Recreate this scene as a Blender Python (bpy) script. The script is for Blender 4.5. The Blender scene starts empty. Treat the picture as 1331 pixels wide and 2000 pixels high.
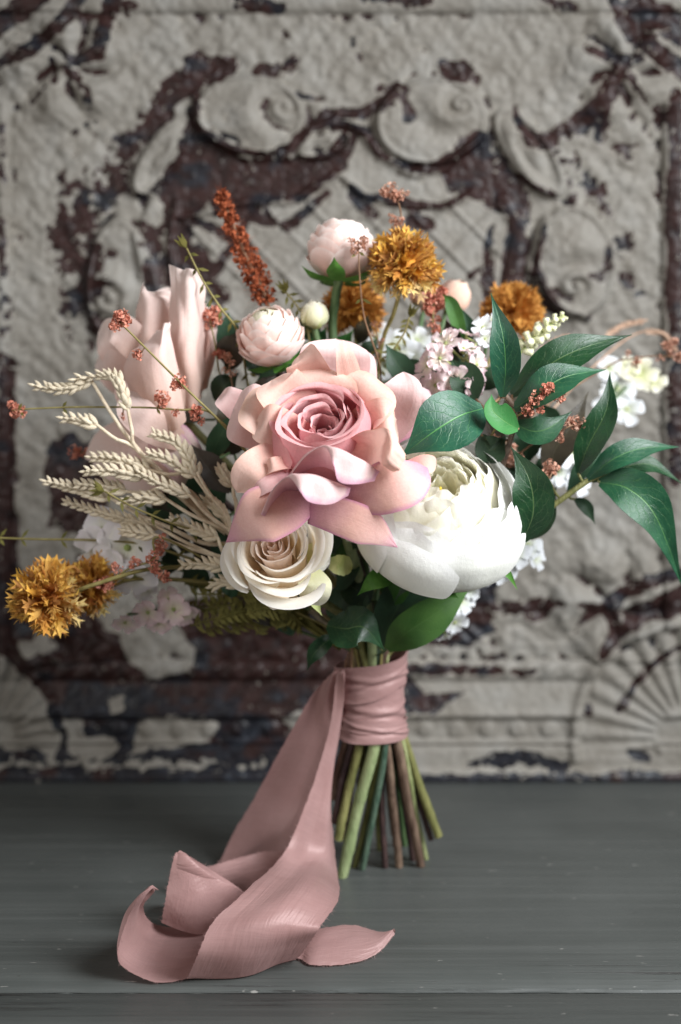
import bpy, math, random
import numpy as np
from mathutils import Vector, Matrix

SC = bpy.context.scene
COL = SC.collection
rad = math.radians

# ------------------------------------------------------------------ camera
CAM_Y, CAM_H, PITCH, FPX = -0.85, 0.328, rad(7.0), 2833.0     # metres, metres, radians, focal length in photo pixels
cam_d = bpy.data.cameras.new('camera')
cam = bpy.data.objects.new('camera', cam_d); COL.objects.link(cam)
cam.location = (0, CAM_Y, CAM_H)
cam.rotation_euler = (rad(90) - PITCH, 0, 0)
cam_d.sensor_fit = 'VERTICAL'; cam_d.sensor_height = 36.0
cam_d.lens = FPX * 36.0 / 2000.0
cam_d.clip_start = 0.02; cam_d.clip_end = 50
cam_d.dof.use_dof = True
cam_d.dof.focus_distance = 0.752
cam_d.dof.aperture_fstop = 4.0
SC.camera = cam

# ------------------------------------------------------------------ light
world = bpy.data.worlds.new('World'); SC.world = world
world.use_nodes = True
world.node_tree.nodes['Background'].inputs[0].default_value = (1.0, 0.97, 0.93, 1)
world.node_tree.nodes['Background'].inputs[1].default_value = 0.105

def area(name, loc, target, size, size_y, power, color):
    d = bpy.data.lights.new(name, 'AREA'); d.shape = 'RECTANGLE'; d.size = size; d.size_y = size_y
    d.energy = power; d.color = color; d.spread = rad(92)
    o = bpy.data.objects.new(name, d); COL.objects.link(o)
    o.location = loc
    o.rotation_euler = (Vector(target) - Vector(loc)).to_track_quat('-Z', 'Y').to_euler()
    return o
area('window_light', (0.66, -0.56, 0.70), (-0.02, -0.07, 0.21), 0.50, 0.60, 7.9, (0.95, 0.975, 1.0))

area('fill_light', (-0.85, -0.95, 0.55), (-0.08, -0.05, 0.22), 0.90, 0.90, 1.9, (1.0, 0.97, 0.93))  # added fill lamp in place of room bounce, lifts the dim left flowers

SC.view_settings.view_transform = 'Standard'
SC.view_settings.look = 'None'
SC.view_settings.gamma = 1.0
SC.view_settings.use_curve_mapping = False
SC.view_settings.exposure = -0.10
SC.render.engine = 'CYCLES'
SC.cycles.use_denoising = True
SC.cycles.max_bounces = 12
SC.cycles.transparent_max_bounces = 8

# ------------------------------------------------------------------ helpers
CP, SP = math.cos(PITCH), math.sin(PITCH)
def P(px, py, Y=0.0):
    """point of the place at depth Y behind the bouquet axis, found from where it stands in the photograph"""
    a = (px - 665.5) / FPX; b = -(py - 1000.0) / FPX
    d = (a, CP + b * SP, -SP + b * CP)
    t = (Y - CAM_Y) / d[1]
    return np.array((d[0] * t, CAM_Y + d[1] * t, CAM_H + d[2] * t))
def Q(px, py, z=0.0):
    """the same for a point at height z above the table"""
    a = (px - 665.5) / FPX; b = -(py - 1000.0) / FPX
    d = (a, CP + b * SP, -SP + b * CP)
    t = (z - CAM_H) / d[2]
    return np.array((d[0] * t, CAM_Y + d[1] * t, CAM_H + d[2] * t))
def PP(pts):
    return np.array([P(*p) for p in pts])
def pxm(Y):
    return (Y - CAM_Y) / FPX          # metres in one photo pixel at depth Y

def nrm(v):
    v = np.asarray(v, float)
    return v / (np.linalg.norm(v) + 1e-12)

def catmull(C, n):
    """smooth curve through rows of C, n samples"""
    C = np.asarray(C, float)
    m = len(C)
    if m == 2:
        t = np.linspace(0, 1, n)[:, None]
        return C[0] * (1 - t) + C[1] * t
    E = np.concatenate([(2 * C[0] - C[1])[None], C, (2 * C[-1] - C[-2])[None]])
    t = np.linspace(0, m - 1 - 1e-9, n)
    i = t.astype(int); f = (t - i).reshape((-1,) + (1,) * (C.ndim - 1))
    p0, p1, p2, p3 = E[i], E[i + 1], E[i + 2], E[i + 3]
    return 0.5 * (2 * p1 + (p2 - p0) * f + (2 * p0 - 5 * p1 + 4 * p2 - p3) * f ** 2 + (3 * p1 - p0 - 3 * p2 + p3) * f ** 3)

_idx = {}
def grid_faces(nv, nu, wrap=False):
    k = (nv, nu, wrap)
    if k not in _idx:
        f = []
        for j in range(nv - 1):
            for i in range(nu if wrap else nu - 1):
                a = j * nu + i; b = j * nu + (i + 1) % nu
                f.append((a, b, b + nu, a + nu))
        _idx[k] = f
    return _idx[k]

def make_mesh(name, verts, faces, uv=None, smooth=True, mats=()):
    me = bpy.data.meshes.new(name)
    me.from_pydata([tuple(v) for v in np.asarray(verts).tolist()], [], faces)
    if uv is not None:
        lay = me.uv_layers.new(name='UVMap')
        li = np.empty(len(me.loops), np.int32); me.loops.foreach_get('vertex_index', li)
        lay.data.foreach_set('uv', np.asarray(uv, np.float32)[li].ravel())
    if smooth:
        me.polygons.foreach_set('use_smooth', np.ones(len(me.polygons), bool))
    for m in mats:
        me.materials.append(m)
    me.update()
    return me

def grid_mesh(name, V, mat, thick=0.0003):
    """V[nv,nu,3] -> thin closed sheet with uv"""
    nv, nu = V.shape[:2]
    if thick == 0:                                           # cloth thin enough for the light to come through
        u, v = np.meshgrid(np.linspace(0, 1, nu), np.linspace(0, 1, nv))
        return make_mesh(name, V.reshape(-1, 3), list(grid_faces(nv, nu)), np.stack([u, v], -1).reshape(-1, 2), True, (mat,))
    u, v = np.meshgrid(np.linspace(0, 1, nu), np.linspace(0, 1, nv))
    uv = np.stack([u, v], -1).reshape(-1, 2)
    du = np.gradient(V, axis=1); dv = np.gradient(V, axis=0)
    N = np.cross(du, dv); N /= (np.linalg.norm(N, axis=-1, keepdims=True) + 1e-12)
    A = (V + N * thick / 2).reshape(-1, 3); B = (V - N * thick / 2).reshape(-1, 3)
    n = nv * nu
    F = grid_faces(nv, nu)
    faces = list(F) + [(d + n, c + n, b + n, a + n) for a, b, c, d in F]
    loop = [i for i in range(nu)] + [j * nu + nu - 1 for j in range(1, nv)] + \
           [(nv - 1) * nu + i for i in range(nu - 2, -1, -1)] + [j * nu for j in range(nv - 2, 0, -1)]
    L = len(loop)                                            # the rim has vertices of its own so that its shading stays crisp
    for k in range(L):
        a, b = 2 * n + k, 2 * n + (k + 1) % L
        faces.append((b, a, a + L, b + L))
    return make_mesh(name, np.vstack([A, B, A[loop], B[loop]]), faces, np.vstack([uv, uv, uv[loop], uv[loop]]), True, (mat,))

def join_parts(lst):
    """[(verts, faces)] -> one verts, faces"""
    V, F, o = [], [], 0
    for v, f in lst:
        V.append(np.asarray(v, float)); F += [tuple(i + o for i in q) for q in f]; o += len(v)
    return np.vstack(V), F

def tube_vf(pts, r, n=8, cap=True):
    pts = np.asarray(pts, float); m = len(pts)
    r = np.broadcast_to(np.asarray(r, float), (m,))
    T = np.gradient(pts, axis=0); T /= (np.linalg.norm(T, axis=1, keepdims=True) + 1e-12)
    h = np.array((0, 0, 1.0)) if abs(T[0][2]) < .9 else np.array((1.0, 0, 0))
    Nn = nrm(np.cross(T[0], h)); V = []
    a = np.linspace(0, 2 * math.pi, n, endpoint=False)
    for k in range(m):
        Nn = nrm(Nn - T[k] * np.dot(Nn, T[k])); Bn = np.cross(T[k], Nn)
        V.append(pts[k] + r[k] * (np.cos(a)[:, None] * Nn + np.sin(a)[:, None] * Bn))
    F = list(grid_faces(m, n, True))
    if cap:
        F = F + [tuple(range(n - 1, -1, -1)), tuple(range((m - 1) * n, m * n))]
    return np.vstack(V), F

class Thing:
    """an Empty at the thing's base that parents its parts"""
    def __init__(self, name, label, cat, loc, group=None):
        o = bpy.data.objects.new(name, None); COL.objects.link(o)
        o.empty_display_size = 0.01
        o.location = tuple(loc); o['label'] = label; o['category'] = cat
        if group: o['group'] = group
        self.o = o; self.loc = np.array(loc, float)
    def add(self, name, me, parent=None, label=None, kind=None):
        """mesh data in world coordinates -> part"""
        me.transform(Matrix.Translation(tuple(-self.loc)))
        p = bpy.data.objects.new(name, me); COL.objects.link(p)
        p.parent = parent or self.o
        if label: p['label'] = label
        if kind: p['kind'] = kind
        return p
    def inst(self, name, me, M, parent=None):
        """shared mesh data placed by a world matrix"""
        p = bpy.data.objects.new(name, me); COL.objects.link(p)
        p.parent = parent or self.o
        p.matrix_basis = Matrix.Translation(tuple(-self.loc)) @ M
        return p

# ------------------------------------------------------------------ materials
def newmat(name):
    m = bpy.data.materials.new(name); m.use_nodes = True
    nt = m.node_tree; nt.nodes.clear()
    return m, nt, nt.nodes, nt.links
def N_(nt, t, **kw):
    n = nt.nodes.new(t)
    for k, v in kw.items(): setattr(n, k, v)
    return n
def math_(nt, op, a, b=None, clamp=False):
    n = nt.nodes.new('ShaderNodeMath'); n.operation = op; n.use_clamp = clamp
    for i, x in enumerate((a, b)):
        if x is None: continue
        if isinstance(x, (int, float)): n.inputs[i].default_value = x
        else: nt.links.new(x, n.inputs[i])
    return n.outputs[0]
def mixc(nt, fac, a, b, mode='MIX'):
    n = nt.nodes.new('ShaderNodeMix'); n.data_type = 'RGBA'; n.blend_type = mode
    for s, x in ((n.inputs[0], fac), (n.inputs[6], a), (n.inputs[7], b)):
        if isinstance(x, (int, float)): s.default_value = x
        elif isinstance(x, tuple): s.default_value = (*x, 1) if len(x) == 3 else x
        else: nt.links.new(x, s)
    return n.outputs[2]
def ramp(nt, fac, stops, interp='LINEAR'):
    n = nt.nodes.new('ShaderNodeValToRGB'); n.color_ramp.interpolation = interp
    el = n.color_ramp.elements
    while len(el) < len(stops): el.new(0.5)
    for e, (p, c) in zip(el, stops):
        e.position = p; e.color = (*c, 1) if len(c) == 3 else c
    if fac is not None: nt.links.new(fac, n.inputs[0])
    return n.outputs[0]
def noise(nt, vec, scale, detail=3.0, rough=0.55):
    n = nt.nodes.new('ShaderNodeTexNoise')
    n.inputs['Scale'].default_value = scale; n.inputs['Detail'].default_value = detail; n.inputs['Roughness'].default_value = rough
    if vec is not None: nt.links.new(vec, n.inputs['Vector'])
    return n.outputs['Fac']
def mapping(nt, vec, scale=(1, 1, 1), rot=(0, 0, 0)):
    n = nt.nodes.new('ShaderNodeMapping'); n.inputs['Scale'].default_value = scale; n.inputs['Rotation'].default_value = rot
    nt.links.new(vec, n.inputs['Vector']); return n.outputs[0]
def bump(nt, h, strength, dist, prev=None):
    n = nt.nodes.new('ShaderNodeBump'); n.inputs['Strength'].default_value = strength; n.inputs['Distance'].default_value = dist
    nt.links.new(h, n.inputs['Height'])
    if prev is not None: nt.links.new(prev, n.inputs['Normal'])
    return n.outputs[0]
def finish(nt, col, rough=0.6, spec=0.3, sheen=0.0, normal=None, trans=0.0, tcol=None, coat=0.0):
    b = nt.nodes.new('ShaderNodeBsdfPrincipled'); out = nt.nodes.new('ShaderNodeOutputMaterial')
    if isinstance(col, tuple): b.inputs['Base Color'].default_value = (*col, 1)
    else: nt.links.new(col, b.inputs['Base Color'])
    if isinstance(rough, (int, float)): b.inputs['Roughness'].default_value = rough
    else: nt.links.new(rough, b.inputs['Roughness'])
    b.inputs['Specular IOR Level'].default_value = spec
    b.inputs['Sheen Weight'].default_value = sheen
    b.inputs['Coat Weight'].default_value = coat
    if normal is not None: nt.links.new(normal, b.inputs['Normal'])
    if trans > 0:
        t = nt.nodes.new('ShaderNodeBsdfTranslucent'); mx = nt.nodes.new('ShaderNodeMixShader')
        src = tcol if tcol is not None else col
        if isinstance(src, tuple): t.inputs[0].default_value = (*src, 1)
        else: nt.links.new(src, t.inputs[0])
        if normal is not None: nt.links.new(normal, t.inputs['Normal'])
        mx.inputs[0].default_value = trans
        nt.links.new(b.outputs[0], mx.inputs[1]); nt.links.new(t.outputs[0], mx.inputs[2])
        nt.links.new(mx.outputs[0], out.inputs[0])
    else:
        nt.links.new(b.outputs[0], out.inputs[0])

def petal_mat(name, base, mid, tip, edge=None, edge_from=0.86, edge_amt=0.8, rough=0.62, trans=0.28, vein=0.35, sheen=0.25):
    """cloth petal: dye runs from base to tip, a dyed margin, fine lengthwise crinkles and weave"""
    m, nt, nn, ll = newmat(name)
    tc = N_(nt, 'ShaderNodeTexCoord'); sp = N_(nt, 'ShaderNodeSeparateXYZ'); ll.new(tc.outputs['UV'], sp.inputs[0])
    u, v = sp.outputs[0], sp.outputs[1]
    n1 = noise(nt, tc.outputs['Object'], 60, 3)
    vv = math_(nt, 'ADD', v, math_(nt, 'MULTIPLY', math_(nt, 'SUBTRACT', n1, 0.5), 0.35), True)
    col = ramp(nt, vv, [(0.0, base), (0.5, mid), (1.0, tip)])
    if edge is not None:
        a = math_(nt, 'ABSOLUTE', math_(nt, 'SUBTRACT', math_(nt, 'MULTIPLY', u, 2.0), 1.0))
        e = math_(nt, 'MAXIMUM', a, v)
        e = math_(nt, 'ADD', e, math_(nt, 'MULTIPLY', math_(nt, 'SUBTRACT', n1, 0.5), 0.25))
        f = ramp(nt, e, [(edge_from, (0, 0, 0)), (1.0, (edge_amt,) * 3)])
        col = mixc(nt, f, col, edge)
    n2 = noise(nt, tc.outputs['Object'], 900, 2)
    col = mixc(nt, 0.06, col, ramp(nt, n2, [(0.3, (0.0, 0.0, 0.0)), (0.7, (1, 1, 1))]), 'OVERLAY')
    cr = noise(nt, mapping(nt, tc.outputs['UV'], (26, 2.2, 1)), 1.0, 3)
    nb = bump(nt, cr, vein * .7, 0.0006)
    nb = bump(nt, noise(nt, tc.outputs['Object'], 110, 4, .6), 0.22, 0.0022, nb)
    nb = bump(nt, noise(nt, tc.outputs['Object'], 1500, 2), 0.22, 0.0004, nb)
    finish(nt, col, rough, 0.25, sheen, nb, trans)
    return m

def leaf_mat(name, dark, light, veincol, rough=0.38, trans=0.12, vein_amt=0.48, nveins=8.0):
    """cloth leaf: printed mid rib and side veins, waxy face"""
    m, nt, nn, ll = newmat(name)
    tc = N_(nt, 'ShaderNodeTexCoord'); sp = N_(nt, 'ShaderNodeSeparateXYZ'); ll.new(tc.outputs['UV'], sp.inputs[0])
    u, v = sp.outputs[0], sp.outputs[1]
    w = noise(nt, tc.outputs['UV'], 9, 2)
    a = math_(nt, 'ABSOLUTE', math_(nt, 'SUBTRACT', math_(nt, 'MULTIPLY', u, 2.0), 1.0))
    mid = ramp(nt, a, [(0.0, (1, 1, 1)), (0.016, (0.8,) * 3), (0.034, (0, 0, 0))])
    s = math_(nt, 'SUBTRACT', v, math_(nt, 'MULTIPLY', a, 0.30))
    s = math_(nt, 'ADD', s, math_(nt, 'MULTIPLY', math_(nt, 'SUBTRACT', w, 0.5), 0.10))
    # veins alternate on the two halves
    half = math_(nt, 'MULTIPLY', math_(nt, 'GREATER_THAN', u, 0.5), 0.5)
    fr = math_(nt, 'FRACT', math_(nt, 'ADD', math_(nt, 'MULTIPLY', s, nveins), half))
    d = math_(nt, 'ABSOLUTE', math_(nt, 'SUBTRACT', fr, 0.5))
    sv = ramp(nt, d, [(0.0, (0.55,) * 3), (0.022, (0.25,) * 3), (0.045, (0, 0, 0))])
    sv = mixc(nt, ramp(nt, a, [(0.55, (0, 0, 0)), (0.97, (1, 1, 1))]), sv, (0, 0, 0))
    vo = N_(nt, 'ShaderNodeTexVoronoi', feature='DISTANCE_TO_EDGE'); vo.inputs['Scale'].default_value = 1.0
    ll.new(mapping(nt, tc.outputs['UV'], (9, 16, 1)), vo.inputs['Vector'])
    net = ramp(nt, vo.outputs['Distance'], [(0.0, (0.16,) * 3), (0.04, (0, 0, 0))])
    vein = mixc(nt, 1.0, mixc(nt, 1.0, mid, sv, 'LIGHTEN'), net, 'LIGHTEN')
    n1 = noise(nt, tc.outputs['Object'], 70, 3)
    col = ramp(nt, n1, [(0.3, dark), (0.72, light)])
    col = mixc(nt, math_(nt, 'MULTIPLY', vein, vein_amt), col, veincol)
    nb = bump(nt, vein, 0.35, -0.0008)
    nb = bump(nt, noise(nt, tc.outputs['Object'], 900, 2), 0.18, 0.0005, nb)
    oi = N_(nt, 'ShaderNodeObjectInfo'); hs = N_(nt, 'ShaderNodeHueSaturation')
    ll.new(math_(nt, 'ADD', math_(nt, 'MULTIPLY', oi.outputs['Random'], 0.05), 0.475), hs.inputs['Hue'])
    ll.new(math_(nt, 'ADD', math_(nt, 'MULTIPLY', oi.outputs['Random'], 0.7), 0.7), hs.inputs['Value'])
    ll.new(col, hs.inputs['Color']); col = hs.outputs[0]
    spot = ramp(nt, noise(nt, tc.outputs['Object'], 260, 4), [(0.70, (0, 0, 0)), (0.76, (0.5,) * 3)])
    col = mixc(nt, spot, col, (0.10, 0.09, 0.03))
    rg = ramp(nt, n1, [(0.3, (rough - .05,) * 3), (0.7, (rough + .14,) * 3)])
    finish(nt, col, rg, 0.5, 0.05, nb, trans, light)
    return m

def plain_mat(name, c1, c2, scale=120, rough=0.7, spec=0.25, bumpd=0.0006, bstr=0.5, trans=0.0, stretch=(1, 1, 1), sheen=0.0, drift=0.0, tipc=None):
    m, nt, nn, ll = newmat(name)
    tc = N_(nt, 'ShaderNodeTexCoord')
    vec = mapping(nt, tc.outputs['Object'], stretch)
    n1 = noise(nt, vec, scale, 4)
    col = ramp(nt, n1, [(0.32, c1), (0.68, c2)])
    if drift:
        oi = N_(nt, 'ShaderNodeObjectInfo'); hs = N_(nt, 'ShaderNodeHueSaturation')
        ll.new(math_(nt, 'ADD', math_(nt, 'MULTIPLY', oi.outputs['Random'], 0.036), 0.482), hs.inputs['Hue'])
        ll.new(math_(nt, 'ADD', math_(nt, 'MULTIPLY', oi.outputs['Random'], drift), 1.0 - drift * .5), hs.inputs['Value'])
        sp = N_(nt, 'ShaderNodeSeparateXYZ'); ll.new(tc.outputs['Object'], sp.inputs[0])
        col = mixc(nt, ramp(nt, sp.outputs[2], [(0.15, (0.75,) * 3), (0.6, (0, 0, 0))]), col, c1)
        col = mixc(nt, ramp(nt, sp.outputs[2], [(0.6, (0, 0, 0)), (1.0, (0.6,) * 3)]), col, tipc or c2)
        ll.new(col, hs.inputs['Color']); col = hs.outputs[0]
    nb = bump(nt, noise(nt, vec, scale * 3.1, 3), bstr, bumpd)
    finish(nt, col, rough, spec, sheen, nb, trans)
    return m

# ------------------------------------------------------------------ sheets: petals and leaves
def wob(rng, k=3):
    """smooth random function of one variable in [0,1]"""
    a = [(rng.uniform(-1, 1) / (i + 1), rng.uniform(0, 6.28), i + 1) for i in range(k)]
    return lambda t: sum(c * np.sin(2 * math.pi * f * t + p) for c, p, f in a)

def free_sheet(spine, widths, nrm0, cup=0.3, roll=(0, 0), roll_at=0.6, ruffle=0.0, seed=0, tip=0.75, tip_p=2.0, nu=13, nv=18,
               fold=0.0, twist=0.0, notch=0.0, serr=0.0, tipbend=0.0):
    """a petal or leaf along a 3-D spine: width profile, hollow (cup), rolled margins, wavy edge"""
    rng = random.Random(seed)
    S = catmull(spine, nv)
    Wd = catmull(np.asarray(widths, float)[:, None], nv)[:, 0]
    Wd = np.clip(Wd, 0, None)
    t = np.linspace(0, 1, nv)
    q = np.clip((t - tip) / (1 - tip + 1e-9), 0, 1)
    Wd = Wd * np.clip(1 - q ** tip_p, 0.0, 1) ** (0.5 if tip_p >= 1.8 else 1.0)
    if serr:
        Wd = Wd * (1 + serr * np.array([rng.uniform(-1, 1) for _ in t]))
    T = np.gradient(S, axis=0); T /= (np.linalg.norm(T, axis=1, keepdims=True) + 1e-12)
    Nn = nrm(nrm0); s = np.linspace(-1, 1, nu)
    wf1, wf2 = wob(rng), wob(rng)
    V = np.zeros((nv, nu, 3))
    mid = (nu - 1) // 2
    for j in range(nv):
        Nn = nrm(Nn - T[j] * np.dot(Nn, T[j]))
        Nj = Nn
        Bj = np.cross(T[j], Nj)
        if twist:
            c, q_ = math.cos(twist * t[j]), math.sin(twist * t[j])
            Nj, Bj = c * Nj + q_ * Bj, c * Bj - q_ * Nj
        cj = cup(t[j]) if callable(cup) else cup
        th = cj * s + fold * np.sign(s) * (1 - np.exp(-np.abs(s) * 6))
        a = np.clip((np.abs(s) - roll_at) / (1 - roll_at), 0, 1)
        g = math.sin(math.pi * min(1, t[j] * 1.15)) ** 0.6 if t[j] * 1.15 < 1 else 0.0
        g = 0.35 + 0.65 * g
        th = th + np.where(s < 0, -roll[0] * a * g, roll[1] * a * g)
        ds = 2.0 / (nu - 1)
        cx = np.cumsum(np.cos(th)) * ds; cz = np.cumsum(np.sin(th)) * ds
        cx -= cx[mid]; cz -= cz[mid]
        L = Wd[j]
        rz = ruffle * np.abs(s) ** 1.5 * np.where(s < 0, wf1(t[j] * 1.3), wf2(t[j] * 1.3)) * max(L, 1e-5)
        V[j] = S[j] + Bj * (cx * L)[:, None] + Nj * (cz * L + rz)[:, None]
    if notch:
        e = np.exp(-((s) / 0.35) ** 2)
        for j in range(nv):
            V[j] -= T[j] * (notch * t[j] ** 4 * e)[:, None]
    if ruffle:
        wf3 = wob(rng, 4)
        uu = (s + 1) / 2
        for j in range(nv):
            V[j] += Nn * (ruffle * 0.6 * t[j] ** 3 * np.max(Wd) * wf3(uu))[:, None]
    return V

def patch_sheet(net, nu=16, nv=22, crease=0.0):
    """smooth sheet through a small net of points [rows][cols]"""
    A = np.array([[P(*c) for c in r] for r in net])
    A = catmull(A, nv)
    V = np.transpose(catmull(np.transpose(A, (1, 0, 2)), nu), (1, 0, 2))
    if crease:                                               # soft creases and a wavy margin
        rng = random.Random(int(abs(net[0][0][0])) + len(net)); w = [wob(rng, 3) for _ in range(3)]
        Nn = np.cross(np.gradient(V, axis=1), np.gradient(V, axis=0)); Nn /= (np.linalg.norm(Nn, axis=-1, keepdims=True) + 1e-9)
        s = np.linspace(0, 1, nu); t = np.linspace(0, 1, nv)
        D = np.array([w[0](s * 1.4 + .25 * w[1](tt)) * (.4 + .6 * abs(2 * tt - 1)) + .5 * w[2](tt * 1.2 + s * .3) for tt in t])
        V = V + Nn * (crease * D)[..., None]
    return V

def axes(axis, hint=(0, 0, 1)):
    z = nrm(axis); h = np.asarray(hint, float)
    if abs(np.dot(z, nrm(h))) > .97: h = np.array((1.0, 0, 0))
    x = nrm(np.cross(h, z)); y = np.cross(z, x)
    return np.stack([x, y, z], 1)          # columns

def rev_sheet(prof, az, ha, C, R, seed=0, tuck=0.12, ruffle=0.0, top=0.25, top_p=2.2, nu=15, nv=15, ha0=0.35, rim=0.0, freq=3, lobes=0.0):
    """petal lying on a bowl: prof = [(radius, height)] base to rim, az its bearing, ha its half angle"""
    rng = random.Random(seed)
    pr = catmull(np.asarray(prof, float), 60)
    s = np.linspace(-1, 1, nu); v = np.linspace(0, 1, nv)
    S, Vv = np.meshgrid(s, v)
    w1 = wob(rng, freq); w2 = wob(rng, freq)
    topf = 1 - top * np.abs(S) ** top_p + lobes * w2((S + 1) / 2) - top * 0.0
    t = np.clip(Vv * topf, 0, 1.0) * 59
    i = np.clip(t.astype(int), 0, 58); f = t - i
    r = pr[i, 0] * (1 - f) + pr[i + 1, 0] * f; z = pr[i, 1] * (1 - f) + pr[i + 1, 1] * f
    ang = az + S * ha * (ha0 + (1 - ha0) * np.sin(np.clip(Vv, 0, 1) * math.pi / 2))
    r = r * (1 + tuck * S) + ruffle * Vv ** 2.5 * w1((S + 1) / 2) + rim * Vv ** 6
    X = np.stack([r * np.cos(ang), r * np.sin(ang), z + ruffle * 0.5 * Vv ** 3 * w2((S + 1) / 2)], -1)
    return X @ R.T + C
# ------------------------------------------------------------------ the setting: table and pressed tin panel
WALL_Y = 0.20
def project(X, Y, Z):
    ry = Y - CAM_Y; rz = Z - CAM_H
    fw = ry * CP - rz * SP; up = ry * SP + rz * CP
    return 665.5 + FPX * X / fw, 1000 - FPX * up / fw

def vnoise(x, y, seed):
    r = np.random.RandomState(seed); G = r.rand(256, 256)
    xi = np.floor(x).astype(int); yi = np.floor(y).astype(int)
    fx = x - xi; fy = y - yi
    fx = fx * fx * (3 - 2 * fx); fy = fy * fy * (3 - 2 * fy)
    g = lambda a, b: G[a % 256, b % 256]
    return (g(xi, yi) * (1 - fx) + g(xi + 1, yi) * fx) * (1 - fy) + (g(xi, yi + 1) * (1 - fx) + g(xi + 1, yi + 1) * fx) * fy
def fbm(x, y, seed, o=3):
    s = 0; a = 1; t = 0
    for k in range(o):
        s = s + a * vnoise(x * 2 ** k + 17.3 * k, y * 2 ** k + 5.1 * k, seed + k); t += a; a *= 0.5
    return s / t - 0.5
def seg_d(x, y, pts):
    """distance to a polyline and the width given at its points (x, y, w)"""
    best = np.full(x.shape, -1e9)
    for (x0, y0, w0), (x1, y1, w1) in zip(pts[:-1], pts[1:]):
        dx, dy = x1 - x0, y1 - y0
        t = np.clip(((x - x0) * dx + (y - y0) * dy) / (dx * dx + dy * dy + 1e-9), 0, 1)
        d = np.hypot(x - x0 - t * dx, y - y0 - t * dy)
        best = np.maximum(best, (w0 + (w1 - w0) * t) / 2 - d)
    return best                      # positive inside
def poly_d(x, y, pts):
    """signed distance, positive inside a closed outline"""
    d = np.full(x.shape, 1e9); inside = np.zeros(x.shape, bool)
    n = len(pts)
    for i in range(n):
        x0, y0 = pts[i]; x1, y1 = pts[(i + 1) % n]
        dx, dy = x1 - x0, y1 - y0
        t = np.clip(((x - x0) * dx + (y - y0) * dy) / (dx * dx + dy * dy + 1e-9), 0, 1)
        d = np.minimum(d, np.hypot(x - x0 - t * dx, y - y0 - t * dy))
        c = ((y0 > y) != (y1 > y)) & (x < (x1 - x0) * (y - y0) / (y1 - y0 + 1e-9) + x0)
        inside ^= c
    return np.where(inside, d, -d)
def sstep(a, b, x):
    t = np.clip((x - a) / (b - a), 0, 1); return t * t * (3 - 2 * t)

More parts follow.
